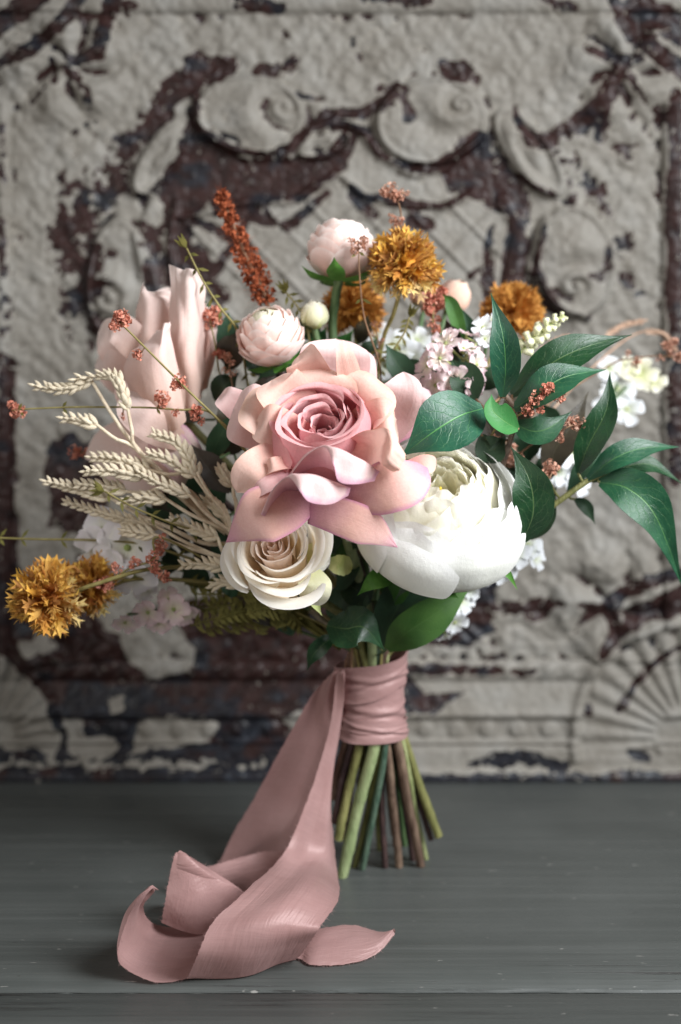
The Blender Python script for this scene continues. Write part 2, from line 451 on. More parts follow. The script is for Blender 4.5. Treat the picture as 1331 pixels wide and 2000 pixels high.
def build_panel():
    x0, x1 = -0.36, 0.36; z0, z1 = 0.0004, 0.62
    nx, nz = 620, 540
    X, Z = np.meshgrid(np.linspace(x0, x1, nx), np.linspace(z0, z1, nz))
    px, py = project(X, WALL_Y, Z)
    # ---- relief (metres towards the room)
    wx = px + 14 * fbm(px / 60, py / 60, 3); wy = py + 14 * fbm(px / 60, py / 60, 9)
    ham = np.sin(px / 7.5 + 5.0 * fbm(px / 45, py / 45, 21)) * np.sin(py / 8.0 + 5.0 * fbm(px / 45, py / 45, 31))
    ham = ham * 0.5 + 2.2 * fbm(px / 26, py / 26, 41, 2)
    cart = poly_d(px, py, [(300, 640), (285, 480), (300, 400), (345, 330), (390, 270), (480, 310), (570, 305), (660, 245), (740, 300), (810, 340), (880, 325), (935, 270), (1010, 330), (1080, 390), (1060, 520), (1050, 640), (1000, 900), (330, 900)])
    smooth = sstep(-12, 10, cart)
    h = ham * 0.0011 * (1 - smooth)
    def ell(cx, cy, rx, ry, rot, hh, ridges, ph, turn=2.2, eye=None):
        nonlocal h
        c, s = math.cos(rot), math.sin(rot)
        u = ((px - cx) * c + (py - cy) * s) / rx; v = (-(px - cx) * s + (py - cy) * c) / ry
        r = np.hypot(u, v); a = np.arctan2(v, u)
        m = sstep(1.06, 0.9, r)
        dome = np.sqrt(np.clip(1 - r * r * 0.85, 0, 1))
        rid = np.sin(a * ridges + turn * 3.0 * r + ph) * r * np.clip(1.3 - r, 0, 1) * 1.2
        if eye:                                                # flutes that wind into the eye of the volute
            er = np.hypot(px - eye[0], (py - eye[1]) * 1.25) + 6; ea = np.arctan2(py - eye[1], px - eye[0])
            rid = np.sin(turn * ea + 5.2 * np.log(er / 10.0) + ph) * .45 * np.clip(1.25 - r, 0, 1)
        rimr = np.exp(-((r - 0.93) / 0.06) ** 2)
        h = h * (1 - m) + m * (hh * dome * 0.85 + 0.0042 * rid + 0.0024 * rimr)
        return r
    E = []
    for e in [(490, 225, 108, 80, 0.1, .0075, 8, 0.4, 1, (556, 212)), (842, 238, 112, 88, -0.1, .0075, 8, 2.0, -1, (900, 208)), (228, 545, 56, 122, 0.08, .008, 3, 0.2, 1, (215, 585)),
              (1122, 512, 78, 112, -0.08, .007, 3, 0.2, -1, (1120, 560)), (318, 305, 34, 92, 0.55, .006, 1, 0), (1032, 300, 40, 105, -0.62, .006, 1, 0),
              (635, 285, 55, 24, -0.3, .003, 1, 0), (60, 1345, 120, 90, .4, .006, 5, 0), (1260, 1440, 60, 52, 0, .007, 3, 1.0, 3.0)]:
        E.append(ell(*e))
    def strap(pts, hh, flat=False):
        nonlocal h
        d = seg_d(wx, wy, pts); w = max(p[2] for p in pts) / 2
        q = np.clip(d / w, 0, 1)
        h = h + hh * (np.sqrt(np.clip(1 - (1 - q) ** 2, 0, 1)) if not flat else sstep(0, .35, q))
    strap([(380, 190, 18), (398, 265, 20), (480, 306, 22), (565, 302, 22), (612, 252, 24), (660, 232, 26), (705, 250, 24), (745, 305, 22), (805, 337, 22), (872, 327, 20), (942, 268, 18)], .0035)
    strap([(360, 425, 16), (470, 396, 18), (575, 392, 18), (662, 335, 18), (700, 372, 18), (770, 398, 18), (865, 402, 18), (925, 378, 16)], .0028)
    strap([(300, 400, 30), (278, 470, 34), (300, 560, 34), (312, 720, 34)], .003); strap([(345, 400, 18), (332, 480, 18), (345, 560, 18), (352, 720, 18)], .003)
    strap([(985, 390, 30), (1020, 450, 40), (1003, 560, 44), (1010, 760, 40)], .003); strap([(1065, 430, 18), (1040, 520, 20), (1075, 590, 20), (1140, 622, 16)], .004)
    for k in range(-3, 8):                                     # lattice inside the cartouche
        for sg in (1, -1):
            cx = 420 + k * 92
            ln = [(cx, 400, 9), (cx + sg * 420, 820, 9)]
            d = seg_d(px, py, ln)
            h = h + .0016 * sstep(0, 4, d) * smooth * (py > 395) * (px > 350) * (px < 985)
    def rail(v, c, w, hh):
        nonlocal h
        q = np.clip(1 - np.abs(v - c) / w, 0, 1)
        h = h * (q <= 0) + np.where(q > 0, hh * np.sqrt(np.clip(1 - (1 - q) ** 2, 0, 1)), 0)
    cut = py < 1290
    for c, w in ((6, 16), (1318, 26)):
        q = np.clip(1 - np.abs(px - c) / w, 0, 1) * (py > 200) * cut
        h = h * (q <= 0) + .005 * np.sqrt(np.clip(1 - (1 - q) ** 2, 0, 1))
    out = ((px < -14) | (px > 1346)) & cut
    h = np.where(out, .002 + .0012 * np.sin(py / 11), h)
    rail(py, 2, 26, .004)
    # corner leaves
    for cx, cy in ((135, 128), (1215, 130), (150, 1290), (1195, 1185)):
        r = np.hypot(px - cx, py - cy); a = np.arctan2(py - cy, px - cx)
        m = sstep(165, 90, r)
        lob = np.abs(np.cos(a * 2.5 + 0.4 + r / 90.0))
        h = h + m * (.0065 * lob * np.exp(-((r - 75) / 55) ** 2) + .004 * np.exp(-(r / 22) ** 2))
    # bottom mouldings
    low = py > 1290
    prof = np.interp(py, [1285, 1292, 1305, 1320, 1330, 1338, 1380, 1392, 1398, 1404, 1440, 1446, 1452, 1458, 1490, 1496, 1508, 1524, 1540],
                     [0, .003, .005, .004, .001, .002, .006, .009, .007, .004, .004, .008, .005, .009, .010, .013, .016, .015, .013])
    h = np.where(low, prof + .0002 * ham, h)
    rope = np.sin((px + (py - 1305) * .6) / 6.5) * np.exp(-((py - 1307) / 11) ** 2)
    h = h + .0016 * rope * (px < 1190)
    bx = np.abs(((px - 20) / 60.0) % 1 - 0.5) * 60
    bead = np.clip(1 - (bx ** 2 + (py - 1421) ** 2) / 17.0 ** 2, 0, 1)
    h = h + .0028 * np.sqrt(bead) * (px < 1180)
    rr = np.hypot(px - 1345, (py - 1440)); aa = np.arctan2(py - 1440, px - 1345)
    fan = sstep(60, 75, rr) * sstep(222, 210, rr) * (py < 1470)
    h = h * (1 - fan) + fan * (.005 + .0013 * np.sin(aa * 30))
    h = h + .004 * np.exp(-((rr - 228) / 9) ** 2) * (py < 1480)
    rr2 = np.hypot(px + 20, (py - 1440)); fan2 = sstep(40, 60, rr2) * sstep(160, 145, rr2) * (py < 1465)
    h = h + fan2 * .0022 * np.sin(np.arctan2(py - 1440, px + 20) * 26)
    h = h + .0007 * fbm(px / 9, py / 9, 77, 2) * 2
    h = h * np.where(py < 1290, 1.4, 1.0)

    # recesses of the pressing, where paint lets go first
    hb = h.copy()
    for _ in range(5):
        hb = (hb + np.roll(hb, 1, 0) + np.roll(hb, -1, 0) + np.roll(hb, 1, 1) + np.roll(hb, -1, 1)) / 5
    hw = hb.copy()
    for _ in range(40):
        hw = (hw + np.roll(hw, 1, 0) + np.roll(hw, -1, 0) + np.roll(hw, 1, 1) + np.roll(hw, -1, 1)) / 5
    recess = np.clip((hw - hb) / .0015, -1, 2)
    # ---- flaked paint and one painted shadow: signed field, positive = bare
    rag = 34 * fbm(px / 34, py / 34, 101, 4) + 16 * fbm(px / 9, py / 9, 131, 2)
    gx = px + 16 * fbm(px / 30, py / 30, 55, 3); gy = py + 16 * fbm(px / 30, py / 30, 65, 3)
    pe = np.full(px.shape, -60.0)
    def st(amp, *lines):
        nonlocal pe
        for l in lines: pe = np.maximum(pe, seg_d(gx, gy, l) + amp * rag)
    def po(amp, pts, off=0):
        nonlocal pe
        pe = np.maximum(pe, np.minimum(poly_d(gx, gy, pts), 22) + amp * rag + off)
    def keep(amp, pts):
        nonlocal pe
        pe = np.minimum(pe, -poly_d(gx, gy, pts) + amp * rag)
    st(.15, [(8, 250, 16), (10, 560, 16), (14, 700, 30), (14, 1040, 44), (30, 1120, 10)], [(1318, 190, 30), (1314, 420, 36), (1318, 930, 36)])
    st(.35, [(-20, 125, 26), (60, 100, 34), (128, 40, 30), (160, -10, 24)], [(-20, 60, 46), (90, -10, 44)], [(118, 92, 10), (140, 120, 26), (190, 108, 32), (212, 40, 36), (225, -10, 36)],
       [(225, 20, 26), (262, 12, 22)], [(130, 136, 16), (170, 178, 20), (180, 235, 18), (138, 275, 16)], [(104, 118, 12), (110, 165, 14)], [(66, 200, 14), (95, 172, 12)])
    st(.25, [(384, 185, 22), (392, 255, 20), (450, 296, 20), (520, 306, 18), (575, 290, 22), (602, 248, 24), (640, 220, 24), (715, 218, 22), (762, 196, 24), (772, 178, 26)],
       [(586, 186, 12), (632, 190, 12)], [(740, 172, 14), (790, 180, 18)], [(782, 182, 12), (800, 228, 22)], [(600, 250, 22), (660, 246, 24), (715, 258, 22), (745, 305, 20), (800, 332, 20), (865, 322, 22), (935, 270, 18)])
    po(.4, [(375, 235), (400, 282), (470, 312), (570, 312), (655, 262), (697, 262), (672, 325), (600, 390), (480, 402), (420, 384), (370, 424), (330, 452), (305, 440), (300, 400), (262, 385), (318, 330), (350, 290)], 4)
    keep(.2, [(575, 300), (600, 268), (640, 252), (655, 270), (640, 300), (600, 310)])
    keep(.15, [(278, 395), (318, 400), (322, 430), (300, 440)])
    st(.9, [(450, 132, 40), (385, 150, 62), (330, 190, 56), (290, 245, 56)], [(500, 142, 20), (570, 128, 26)])
    st(.3, [(385, 125, 46), (370, 170, 40), (320, 200, 40), (290, 240, 30)])
    st(1.6, [(290, 245, 50), (245, 290, 52), (215, 330, 50), (175, 385, 64), (150, 450, 70), (140, 520, 40)])
    st(1.5, [(135, 350, 30), (120, 450, 60), (170, 540, 100), (190, 600, 110), (180, 660, 40)], [(150, 640, 26), (130, 600, 20)])
    st(1.3, [(240, 320, 50), (190, 400, 60), (160, 480, 50)])
    st(.5, [(225, 440, 20), (175, 470, 30), (235, 500, 40)])
    keep(.2, [(195, 420), (240, 415), (275, 460), (285, 540), (262, 610), (205, 600), (235, 540), (230, 480), (190, 470)])
    keep(.2, [(330, 240), (352, 235), (350, 300), (300, 370), (255, 378), (290, 320)])
    st(.4, [(290, 440, 40), (300, 480, 44), (305, 570, 46), (310, 700, 40)], [(350, 430, 60), (348, 520, 56), (350, 640, 40)], [(380, 430, 20), (470, 470, 24), (500, 540, 30)], [(400, 560, 26), (470, 460, 20), (480, 430, 30)])
    st(.6, [(430, 400, 40), (500, 420, 40), (560, 440, 24), (640, 378, 16)], [(380, 500, 50), (430, 580, 40)])
    po(.4, [(905, 270), (945, 262), (960, 300), (1000, 345), (1035, 390), (1035, 440), (1000, 430), (940, 385), (880, 375), (865, 330)], 4)
    st(.3, [(1010, 420, 40), (1000, 560, 50)], [(962, 440, 14), (950, 500, 26), (955, 580, 26)], [(1060, 445, 14), (1044, 530, 20), (1085, 600, 18), (1146, 622, 14)], [(1110, 620, 8), (1116, 660, 14)])
    st(.4, [(685, 370, 12), (760, 396, 22), (860, 406, 24), (922, 380, 14)], [(690, 380, 22), (735, 420, 18)], [(800, 430, 30), (840, 440, 26)], [(915, 540, 10), (935, 525, 14), (955, 530, 14)])
    st(.4, [(1004, 212, 12), (1020, 250, 18), (1034, 272, 34), (1082, 276, 40), (1130, 240, 40), (1180, 200, 40), (1216, 128, 34)], [(1150, 98, 16), (1205, 126, 24), (1246, 118, 20)],
       [(1190, -10, 26), (1232, 72, 34), (1340, 142, 40)], [(1226, 150, 16), (1262, 206, 12)], [(1278, 212, 14), (1335, 236, 40)], [(1180, 200, 34), (1172, 268, 24), (1225, 300, 22)], [(950, 262, 6), (1010, 350, 12), (1105, 394, 16)])
    st(1.2, [(1090, 285, 40), (1150, 350, 34), (1180, 400, 36), (1212, 424, 26)], [(1250, 20, 60), (1340, 60, 70)], [(1225, 460, 30), (1170, 540, 44)], [(1225, 540, 34), (1240, 578, 30)], [(1120, 350, 20), (1110, 400, 20)])
    po(.4, [(858, 118), (900, 120), (938, 150), (930, 166), (880, 158), (862, 150)], 3)
    st(.7, [(470, 8, 26), (545, 14, 26)], [(708, -4, 24), (835, 2, 20)], [(1060, -8, 22), (1125, 30, 14)], [(555, 66, 16), (562, 70, 14)], [(684, 76, 18), (690, 84, 14)], [(266, 106, 14), (280, 100, 10)])
    # lower right
    st(.3, [(1345, 1108, 26), (1250, 1138, 30), (1192, 1172, 32), (1172, 1186, 22)], [(1182, 1186, 30), (1206, 1228, 28), (1176, 1276, 16)], [(1345, 1165, 70), (1262, 1188, 46), (1215, 1225, 26)],
       [(1345, 1246, 12), (1262, 1300, 16), (1205, 1384, 14)])
    st(.8, [(996, 1186, 20), (1040, 1192, 34), (1084, 1176, 22)], [(1130, 1176, 12), (1175, 1190, 14)])
    po(1.4, [(850, 1120), (985, 1110), (965, 1190), (980, 1235), (920, 1262), (830, 1255)], 2)
    st(.5, [(790, 1306, 26), (905, 1304, 22), (950, 1308, 16)], [(960, 1308, 13), (978, 1308, 13)], [(1002, 1310, 14), (1034, 1310, 14)])
    po(.3, [(760, 1316), (800, 1322), (832, 1352), (906, 1357), (870, 1376), (850, 1388), (760, 1388)], 2)
    st(.6, [(915, 1486, 14), (1010, 1474, 24), (1100, 1492, 22)], [(1236, 1470, 22), (1258, 1476, 22)], [(1145, 1378, 18), (1146, 1384, 16)], [(820, 1402, 9), (822, 1404, 9)])
    # lower left
    po(.7, [(-120, 1200), (60, 1215), (150, 1190), (240, 1240), (330, 1190), (420, 1160), (660, 1150), (700, 1330), (690, 1410), (640, 1545), (-120, 1545)], 6)
    po(1.2, [(-130, 1040), (0, 1060), (60, 1130), (70, 1230), (-130, 1230)], -4)
    for pts in ([(-120, 1290), (10, 1272), (60, 1330), (95, 1370), (122, 1440), (110, 1478), (70, 1455), (-120, 1470)], [(235, 1215), (330, 1210), (385, 1270), (370, 1308), (290, 1318), (250, 1285)],
                [(270, 1410), (340, 1398), (425, 1412), (415, 1440), (330, 1455), (265, 1462)], [(128, 1400), (160, 1400), (175, 1440), (240, 1445), (236, 1466), (150, 1476), (132, 1450)], [(215, 1366), (240, 1360), (246, 1378), (222, 1384)],
                [(20, 1235), (100, 1225), (125, 1262), (60, 1275)], [(560, 1400), (610, 1380), (610, 1420), (570, 1430)]):
        keep(.5, pts)
    keep(1.6, [(-120, 1484), (120, 1486), (640, 1484), (640, 1487), (120, 1490), (-120, 1490)])
    st(.12, [(-160, 1512, 44), (640, 1512, 44), (720, 1516, 36), (1500, 1516, 36)])
    po(1.0, [(95, 860), (200, 850), (215, 930), (190, 1040), (90, 1030)], 0)  # shadow behind the wheat, painted as a dark ragged patch in this mask
    pe = np.where(py < 1290, np.maximum(pe, (recess - 1.0) * 14 + .5 * rag + 26 * fbm(px / 120, py / 120, 411, 2)), pe)
    f2 = fbm(px / 15, py / 15, 511, 3)
    lace = sstep(330, 270, px) * sstep(150, 230, py) * sstep(800, 700, py) + sstep(1060, 1110, px) * sstep(240, 290, py) * sstep(700, 640, py) * sstep(1290, 1260, px)
    pe = np.where((pe > -1) & (pe < 60), pe - lace * np.clip((f2 + .02) * 150, 0, 30), pe)      # lacy remains of paint
    # flecks of old paint left inside the bare areas, and small chips in the sound paint
    fl = fbm(px / 8, py / 8, 201, 2)
    pe = np.where((fl > 0.27) & (pe < 26) & (pe > 1.5), -3.0, pe)
    pe = np.where((fbm(px / 10, py / 10, 233, 2) > 0.43), 2.0, pe)
    h = h - .0005 * sstep(-2, 2, pe)
    blue = sstep(0.0, 0.25, fbm(px / 50, py / 30, 301, 3) + 0.30 * sstep(1300, 1420, py) + 0.22 * sstep(1150, 1331, px) * sstep(250, 0, py) + .1 * sstep(250, 0, px) * sstep(200, 0, py))
    # ---- regions -> parts
    reg = np.zeros(px.shape, int)
    reg[cart > 0] = 1
    for k, r in enumerate(E[:7]): reg[r < 1.0] = 2 + k
    reg[(np.abs(px - 6) < 16) & (py > 200) & cut] = 10
    reg[(np.abs(px - 1318) < 26) & (py > 200) & cut] = 11
    reg[(np.abs(py - 2) < 26)] = 12
    reg[py > 1290] = 13; reg[(bead > 0) & (px < 1180)] = 14; reg[py > 1446] = 15; reg[py > 1492] = 16
    reg[(rr < 236) & (py < 1492) & (py > 1180)] = 17
    reg[E[8] < 1.0] = 18
    V = np.stack([X, np.full(X.shape, WALL_Y) - h, Z], -1).reshape(-1, 3)
    peel_and_shadow = pe.reshape(-1); bl = blue.reshape(-1)
    F = np.array(grid_faces(nz, nx)); R = reg.reshape(-1)[F[:, 0]]
    names = {0: 'hammered_field', 1: 'cartouche', 2: 'scroll', 3: 'scroll', 4: 'scroll', 5: 'scroll', 6: 'leaf_lobe', 7: 'leaf_lobe', 8: 'leaf_lobe', 10: 'side_rail', 11: 'side_rail', 12: 'top_rail',
             13: 'rope_moulding', 14: 'bead', 15: 'lower_moulding', 16: 'base_rail', 17: 'corner_fan', 18: 'scroll'}
    t = Thing('tin_panel', 'pressed tin panel with scrollwork and flaking grey paint behind the bouquet', 'panel', (0, WALL_Y, 0))
    mat = panel_material()
    def emit(nm, faces):
        u, inv = np.unique(faces, return_inverse=True)
        me = make_mesh(nm, V[u], inv.reshape(-1, 4).tolist(), None, True, (mat,))
        for an, src in (('bare', peel_and_shadow), ('blue', bl)):
            at = me.attributes.new(an, 'FLOAT', 'POINT'); at.data.foreach_set('value', src[u].astype(np.float32))
        t.add(nm, me)
    for k, nm in names.items():
        sel = F[R == k]
        if not len(sel): continue
        if nm == 'bead':                                        # every bead of the row is a part
            cell = np.floor((px.reshape(-1)[sel[:, 0]] - 20) / 60.0).astype(int)
            for c in np.unique(cell): emit(nm, sel[cell == c])
        else:
            emit(nm, sel)

def panel_material():
    m, nt, nn, ll = newmat('flaking_paint_on_tin')
    tc = N_(nt, 'ShaderNodeTexCoord')
    a = N_(nt, 'ShaderNodeAttribute', attribute_name='bare'); b = N_(nt, 'ShaderNodeAttribute', attribute_name='blue')
    ob = tc.outputs['Object']
    n1 = noise(nt, ob, 500, 4)
    f = math_(nt, 'ADD', a.outputs['Fac'], math_(nt, 'MULTIPLY', math_(nt, 'SUBTRACT', n1, 0.5), 8.0))
    bare = ramp(nt, math_(nt, 'ADD', math_(nt, 'MULTIPLY', f, 0.1), 0.5), [(0.44, (0, 0, 0)), (0.56, (1, 1, 1))])
    edge = ramp(nt, math_(nt, 'ADD', math_(nt, 'MULTIPLY', f, 0.05), 0.5), [(0.34, (0, 0, 0)), (0.46, (0.55,) * 3), (0.55, (0, 0, 0))])
    paint = ramp(nt, noise(nt, ob, 28, 5), [(0.3, (0.168, 0.152, 0.128)), (0.52, (0.222, 0.207, 0.181)), (0.72, (0.256, 0.246, 0.224))])
    paint = mixc(nt, edge, paint, (0.36, 0.33, 0.28))
    brown = ramp(nt, noise(nt, ob, 90, 5), [(0.30, (0.012, 0.0052, 0.0046)), (0.55, (0.028, 0.0115, 0.0098)), (0.8, (0.050, 0.026, 0.024))])
    blue = ramp(nt, noise(nt, ob, 120, 5), [(0.30, (0.005, 0.006, 0.008)), (0.55, (0.011, 0.014, 0.020)), (0.8, (0.045, 0.06, 0.078))])
    metal = mixc(nt, math_(nt, 'MULTIPLY', b.outputs['Fac'], 0.85), brown, blue)
    chips = ramp(nt, noise(nt, ob, 330, 3), [(0.66, (0, 0, 0)), (0.72, (1, 1, 1))])
    metal = mixc(nt, math_(nt, 'MULTIPLY', chips, 0.3), metal, (0.15, 0.15, 0.15))
    col = mixc(nt, bare, paint, metal)
    rg = mixc(nt, bare, (0.62,) * 3, (0.45,) * 3)
    nb = bump(nt, noise(nt, ob, 300, 3), 0.22, 0.0010)
    nb = bump(nt, bare, 0.6, -0.0006, nb)
    finish(nt, col, rg, 0.28, 0.0, nb)
    return m

def table_material():
    m, nt, nn, ll = newmat('grey_painted_wood')
    tc = N_(nt, 'ShaderNodeTexCoord'); ob = tc.outputs['Object']
    g1 = noise(nt, mapping(nt, ob, (3.0, 130, 130)), 1.0, 5, 0.6)
    g2 = noise(nt, mapping(nt, ob, (9.0, 420, 420)), 1.0, 4, 0.6)
    bl = noise(nt, ob, 9, 4)
    col = ramp(nt, bl, [(0.25, (0.046, 0.051, 0.048)), (0.75, (0.071, 0.077, 0.073))])
    col = mixc(nt, ramp(nt, g1, [(0.42, (0, 0, 0)), (0.75, (0.35,) * 3)]), col, (0.115, 0.120, 0.114))
    sp = N_(nt, 'ShaderNodeSeparateXYZ'); ll.new(ob, sp.inputs[0])
    # worn grain that opens up towards the joint between the two boards
    wear = ramp(nt, math_(nt, 'ADD', math_(nt, 'MULTIPLY', sp.outputs[1], -1.0), 0.0), [(JOINT_W - .045, (0, 0, 0)), (JOINT_W - .008, (1, 1, 1)), (JOINT_W + .02, (0.5,) * 3), (JOINT_W + .05, (0.1,) * 3)])
    patch = ramp(nt, noise(nt, mapping(nt, ob, (6, 20, 20)), 1.0, 3), [(0.45, (0, 0, 0)), (0.62, (1, 1, 1))])
    cr = ramp(nt, g2, [(0.56, (0, 0, 0)), (0.64, (1, 1, 1))])
    crack = math_(nt, 'MULTIPLY', math_(nt, 'MULTIPLY', cr, wear), patch)
    col = mixc(nt, math_(nt, 'MULTIPLY', crack, 0.85), col, (0.016, 0.010, 0.009))
    ch = ramp(nt, noise(nt, mapping(nt, ob, (90, 330, 330)), 1.0, 3), [(0.70, (0, 0, 0)), (0.73, (1, 1, 1))])
    col = mixc(nt, math_(nt, 'MULTIPLY', ch, 0.8), col, (0.30, 0.29, 0.27))
    ch2 = ramp(nt, noise(nt, mapping(nt, ob, (70, 190, 190)), 1.0, 3), [(0.25, (1, 1, 1)), (0.28, (0, 0, 0))])
    col = mixc(nt, math_(nt, 'MULTIPLY', ch2, 0.8), col, (0.02, 0.013, 0.012))
    nb = bump(nt, g1, 0.28, 0.0018)
    nb = bump(nt, g2, 0.40, 0.0009, nb)
    nb = bump(nt, crack, 0.9, -0.0010, nb)
    rg = ramp(nt, g1, [(0.3, (0.40,) * 3), (0.7, (0.54,) * 3)])
    finish(nt, col, rg, 0.45, 0.0, nb)
    return m

JOINT_Y = float(Q(665, 1936, 0)[1]); JOINT_W = -JOINT_Y
def build_table():
    mat = table_material()
    under = plain_mat('dark_gap_wood', (0.02, 0.011, 0.009), (0.06, 0.026, 0.02), 160, 0.8)
    def slab(y0, y1, z0, z1, nm, mt, rough_edge=0.0):
        nx, ny = 200, 24
        xs = np.linspace(-1.1, 1.1, nx); ys = np.linspace(y0, y1, ny)
        X, Y = np.meshgrid(xs, ys)
        Z = np.full(X.shape, z1)
        b = 0.0016
        for k, e in ((0, y0), (-1, y1)):
            Z[k] -= b
        Y[1] = y0 + b; Y[-2] = y1 - b
        r = np.random.RandomState(5)
        if rough_edge:
            j = r.rand(nx) ** 4 * rough_edge
            Y[0] += j; Y[1] += j; Z[0] -= j * .3
        top = np.stack([X, Y, Z], -1).reshape(-1, 3)
        bot = np.array([(xs[0], y0, z0), (xs[-1], y0, z0), (xs[-1], y1, z0), (xs[0], y1, z0)])
        n = len(top); V = np.vstack([top, bot])
        F = list(grid_faces(ny, nx))
        fr = list(range(nx)); bk = list(range((ny - 1) * nx, ny * nx))
        lf = [q * nx for q in range(ny)]; rt = [q * nx + nx - 1 for q in range(ny)]
        F += [tuple(fr[::-1]) + (n, n + 1), tuple(bk) + (n + 2, n + 3), tuple(lf) + (n + 3, n), tuple(rt[::-1]) + (n + 1, n + 2), (n + 3, n + 2, n + 1, n)]
        return make_mesh(nm, V, F, None, True, (mt,))
    base = bpy.data.objects.new('tabletop', slab(-0.62, 0.26, -0.045, -0.024, 'tabletop', under)); COL.objects.link(base)
    base['kind'] = 'structure'; base['label'] = 'grey painted wooden tabletop of wide boards'
    for nm, a, b, e in (('plank', JOINT_Y + .0011, 0.26, .0022), ('plank', -0.62, JOINT_Y - .0011, 0)):
        o = bpy.data.objects.new(nm, slab(a, b, -0.0235, 0.0, nm, mat, e)); COL.objects.link(o); o.parent = base
        for p in o.data.polygons:
            if len(p.vertices) > 4: p.use_smooth = False
build_table()
build_panel()
# ------------------------------------------------------------------ silk ribbon: wrap, two tails, loops and a loose end
def silk():
    m, nt, nn, ll = newmat('dusty_pink_silk')
    tc = N_(nt, 'ShaderNodeTexCoord'); ob = tc.outputs['Object']
    n1 = noise(nt, ob, 30, 3)
    col = ramp(nt, n1, [(0.25, (0.39, 0.225, 0.212)), (0.75, (0.475, 0.295, 0.282))])
    wv = noise(nt, mapping(nt, tc.outputs['UV'], (3, 240, 1)), 1.0, 2)
    col = mixc(nt, 0.08, col, ramp(nt, wv, [(0.3, (0.2,) * 3), (0.7, (0.8,) * 3)]), 'OVERLAY')
    nb = bump(nt, wv, 0.08, 0.0004)
    cr = noise(nt, mapping(nt, tc.outputs['UV'], (5.0, 2.2, 1), (0, 0, .5)), 1.0, 4, .6)
    rid = math_(nt, 'ABSOLUTE', math_(nt, 'SUBTRACT', cr, 0.5))             # soft pressed-in creases
    nb = bump(nt, rid, 0.26, 0.006, nb)
    nb = bump(nt, noise(nt, ob, 70, 2), 0.10, 0.003, nb)
    b = nt.nodes.new('ShaderNodeBsdfPrincipled'); o = nt.nodes.new('ShaderNodeOutputMaterial'); t = nt.nodes.new('ShaderNodeBsdfTranslucent'); mx = nt.nodes.new('ShaderNodeMixShader')
    ll.new(col, b.inputs['Base Color']); ll.new(col, t.inputs[0]); ll.new(nb, b.inputs['Normal']); ll.new(nb, t.inputs['Normal'])
    b.inputs['Roughness'].default_value = 0.39; b.inputs['Specular IOR Level'].default_value = 0.5; b.inputs['Specular Tint'].default_value = (1.0, .80, .78, 1)
    b.inputs['Anisotropic'].default_value = 0.6; b.inputs['Sheen Weight'].default_value = 0.2; b.inputs['Sheen Tint'].default_value = (0.85, .55, .52, 1)
    mx.inputs[0].default_value = 0.38
    ll.new(b.outputs[0], mx.inputs[1]); ll.new(t.outputs[0], mx.inputs[2]); ll.new(mx.outputs[0], o.inputs[0])
    return m
SILK = silk()

def strip(A, B, bow=0.0, nv=70, nu=17, seed=0, fray=0.0006, wrinkle=0.0):
    """ribbon between two 3-D edges, bowed across its width, edges a little frayed"""
    rng = random.Random(seed)
    A = catmull(A, nv); B = catmull(B, nv)
    u = np.linspace(0, 1, nu)[None, :, None]
    V = A[:, None] * (1 - u) + B[:, None] * u
    T = np.gradient(V, axis=0); W = (B - A)[:, None]
    N = np.cross(T, np.broadcast_to(W, T.shape)); N /= (np.linalg.norm(N, axis=-1, keepdims=True) + 1e-9)
    V = V + N * (bow * 4 * u * (1 - u))
    if wrinkle:
        w = wob(rng, 4); w2 = wob(rng, 3)
        uu = np.linspace(0, 1, nu)
        t = np.linspace(0, 1, nv)
        for j in range(nv):
            V[j] += N[j] * (wrinkle * np.sin(uu * 9 + 2.2 * w(t[j] * .6)) * w2(t[j] * .5 + .2))[:, None]
    V[..., 2] = np.maximum(V[..., 2], .0009)
    for j in range(nv):                                     # torn edge
        d = nrm(W[j, 0])
        V[j, 0] -= d * rng.random() * fray; V[j, -1] += d * rng.random() * fray
    return V

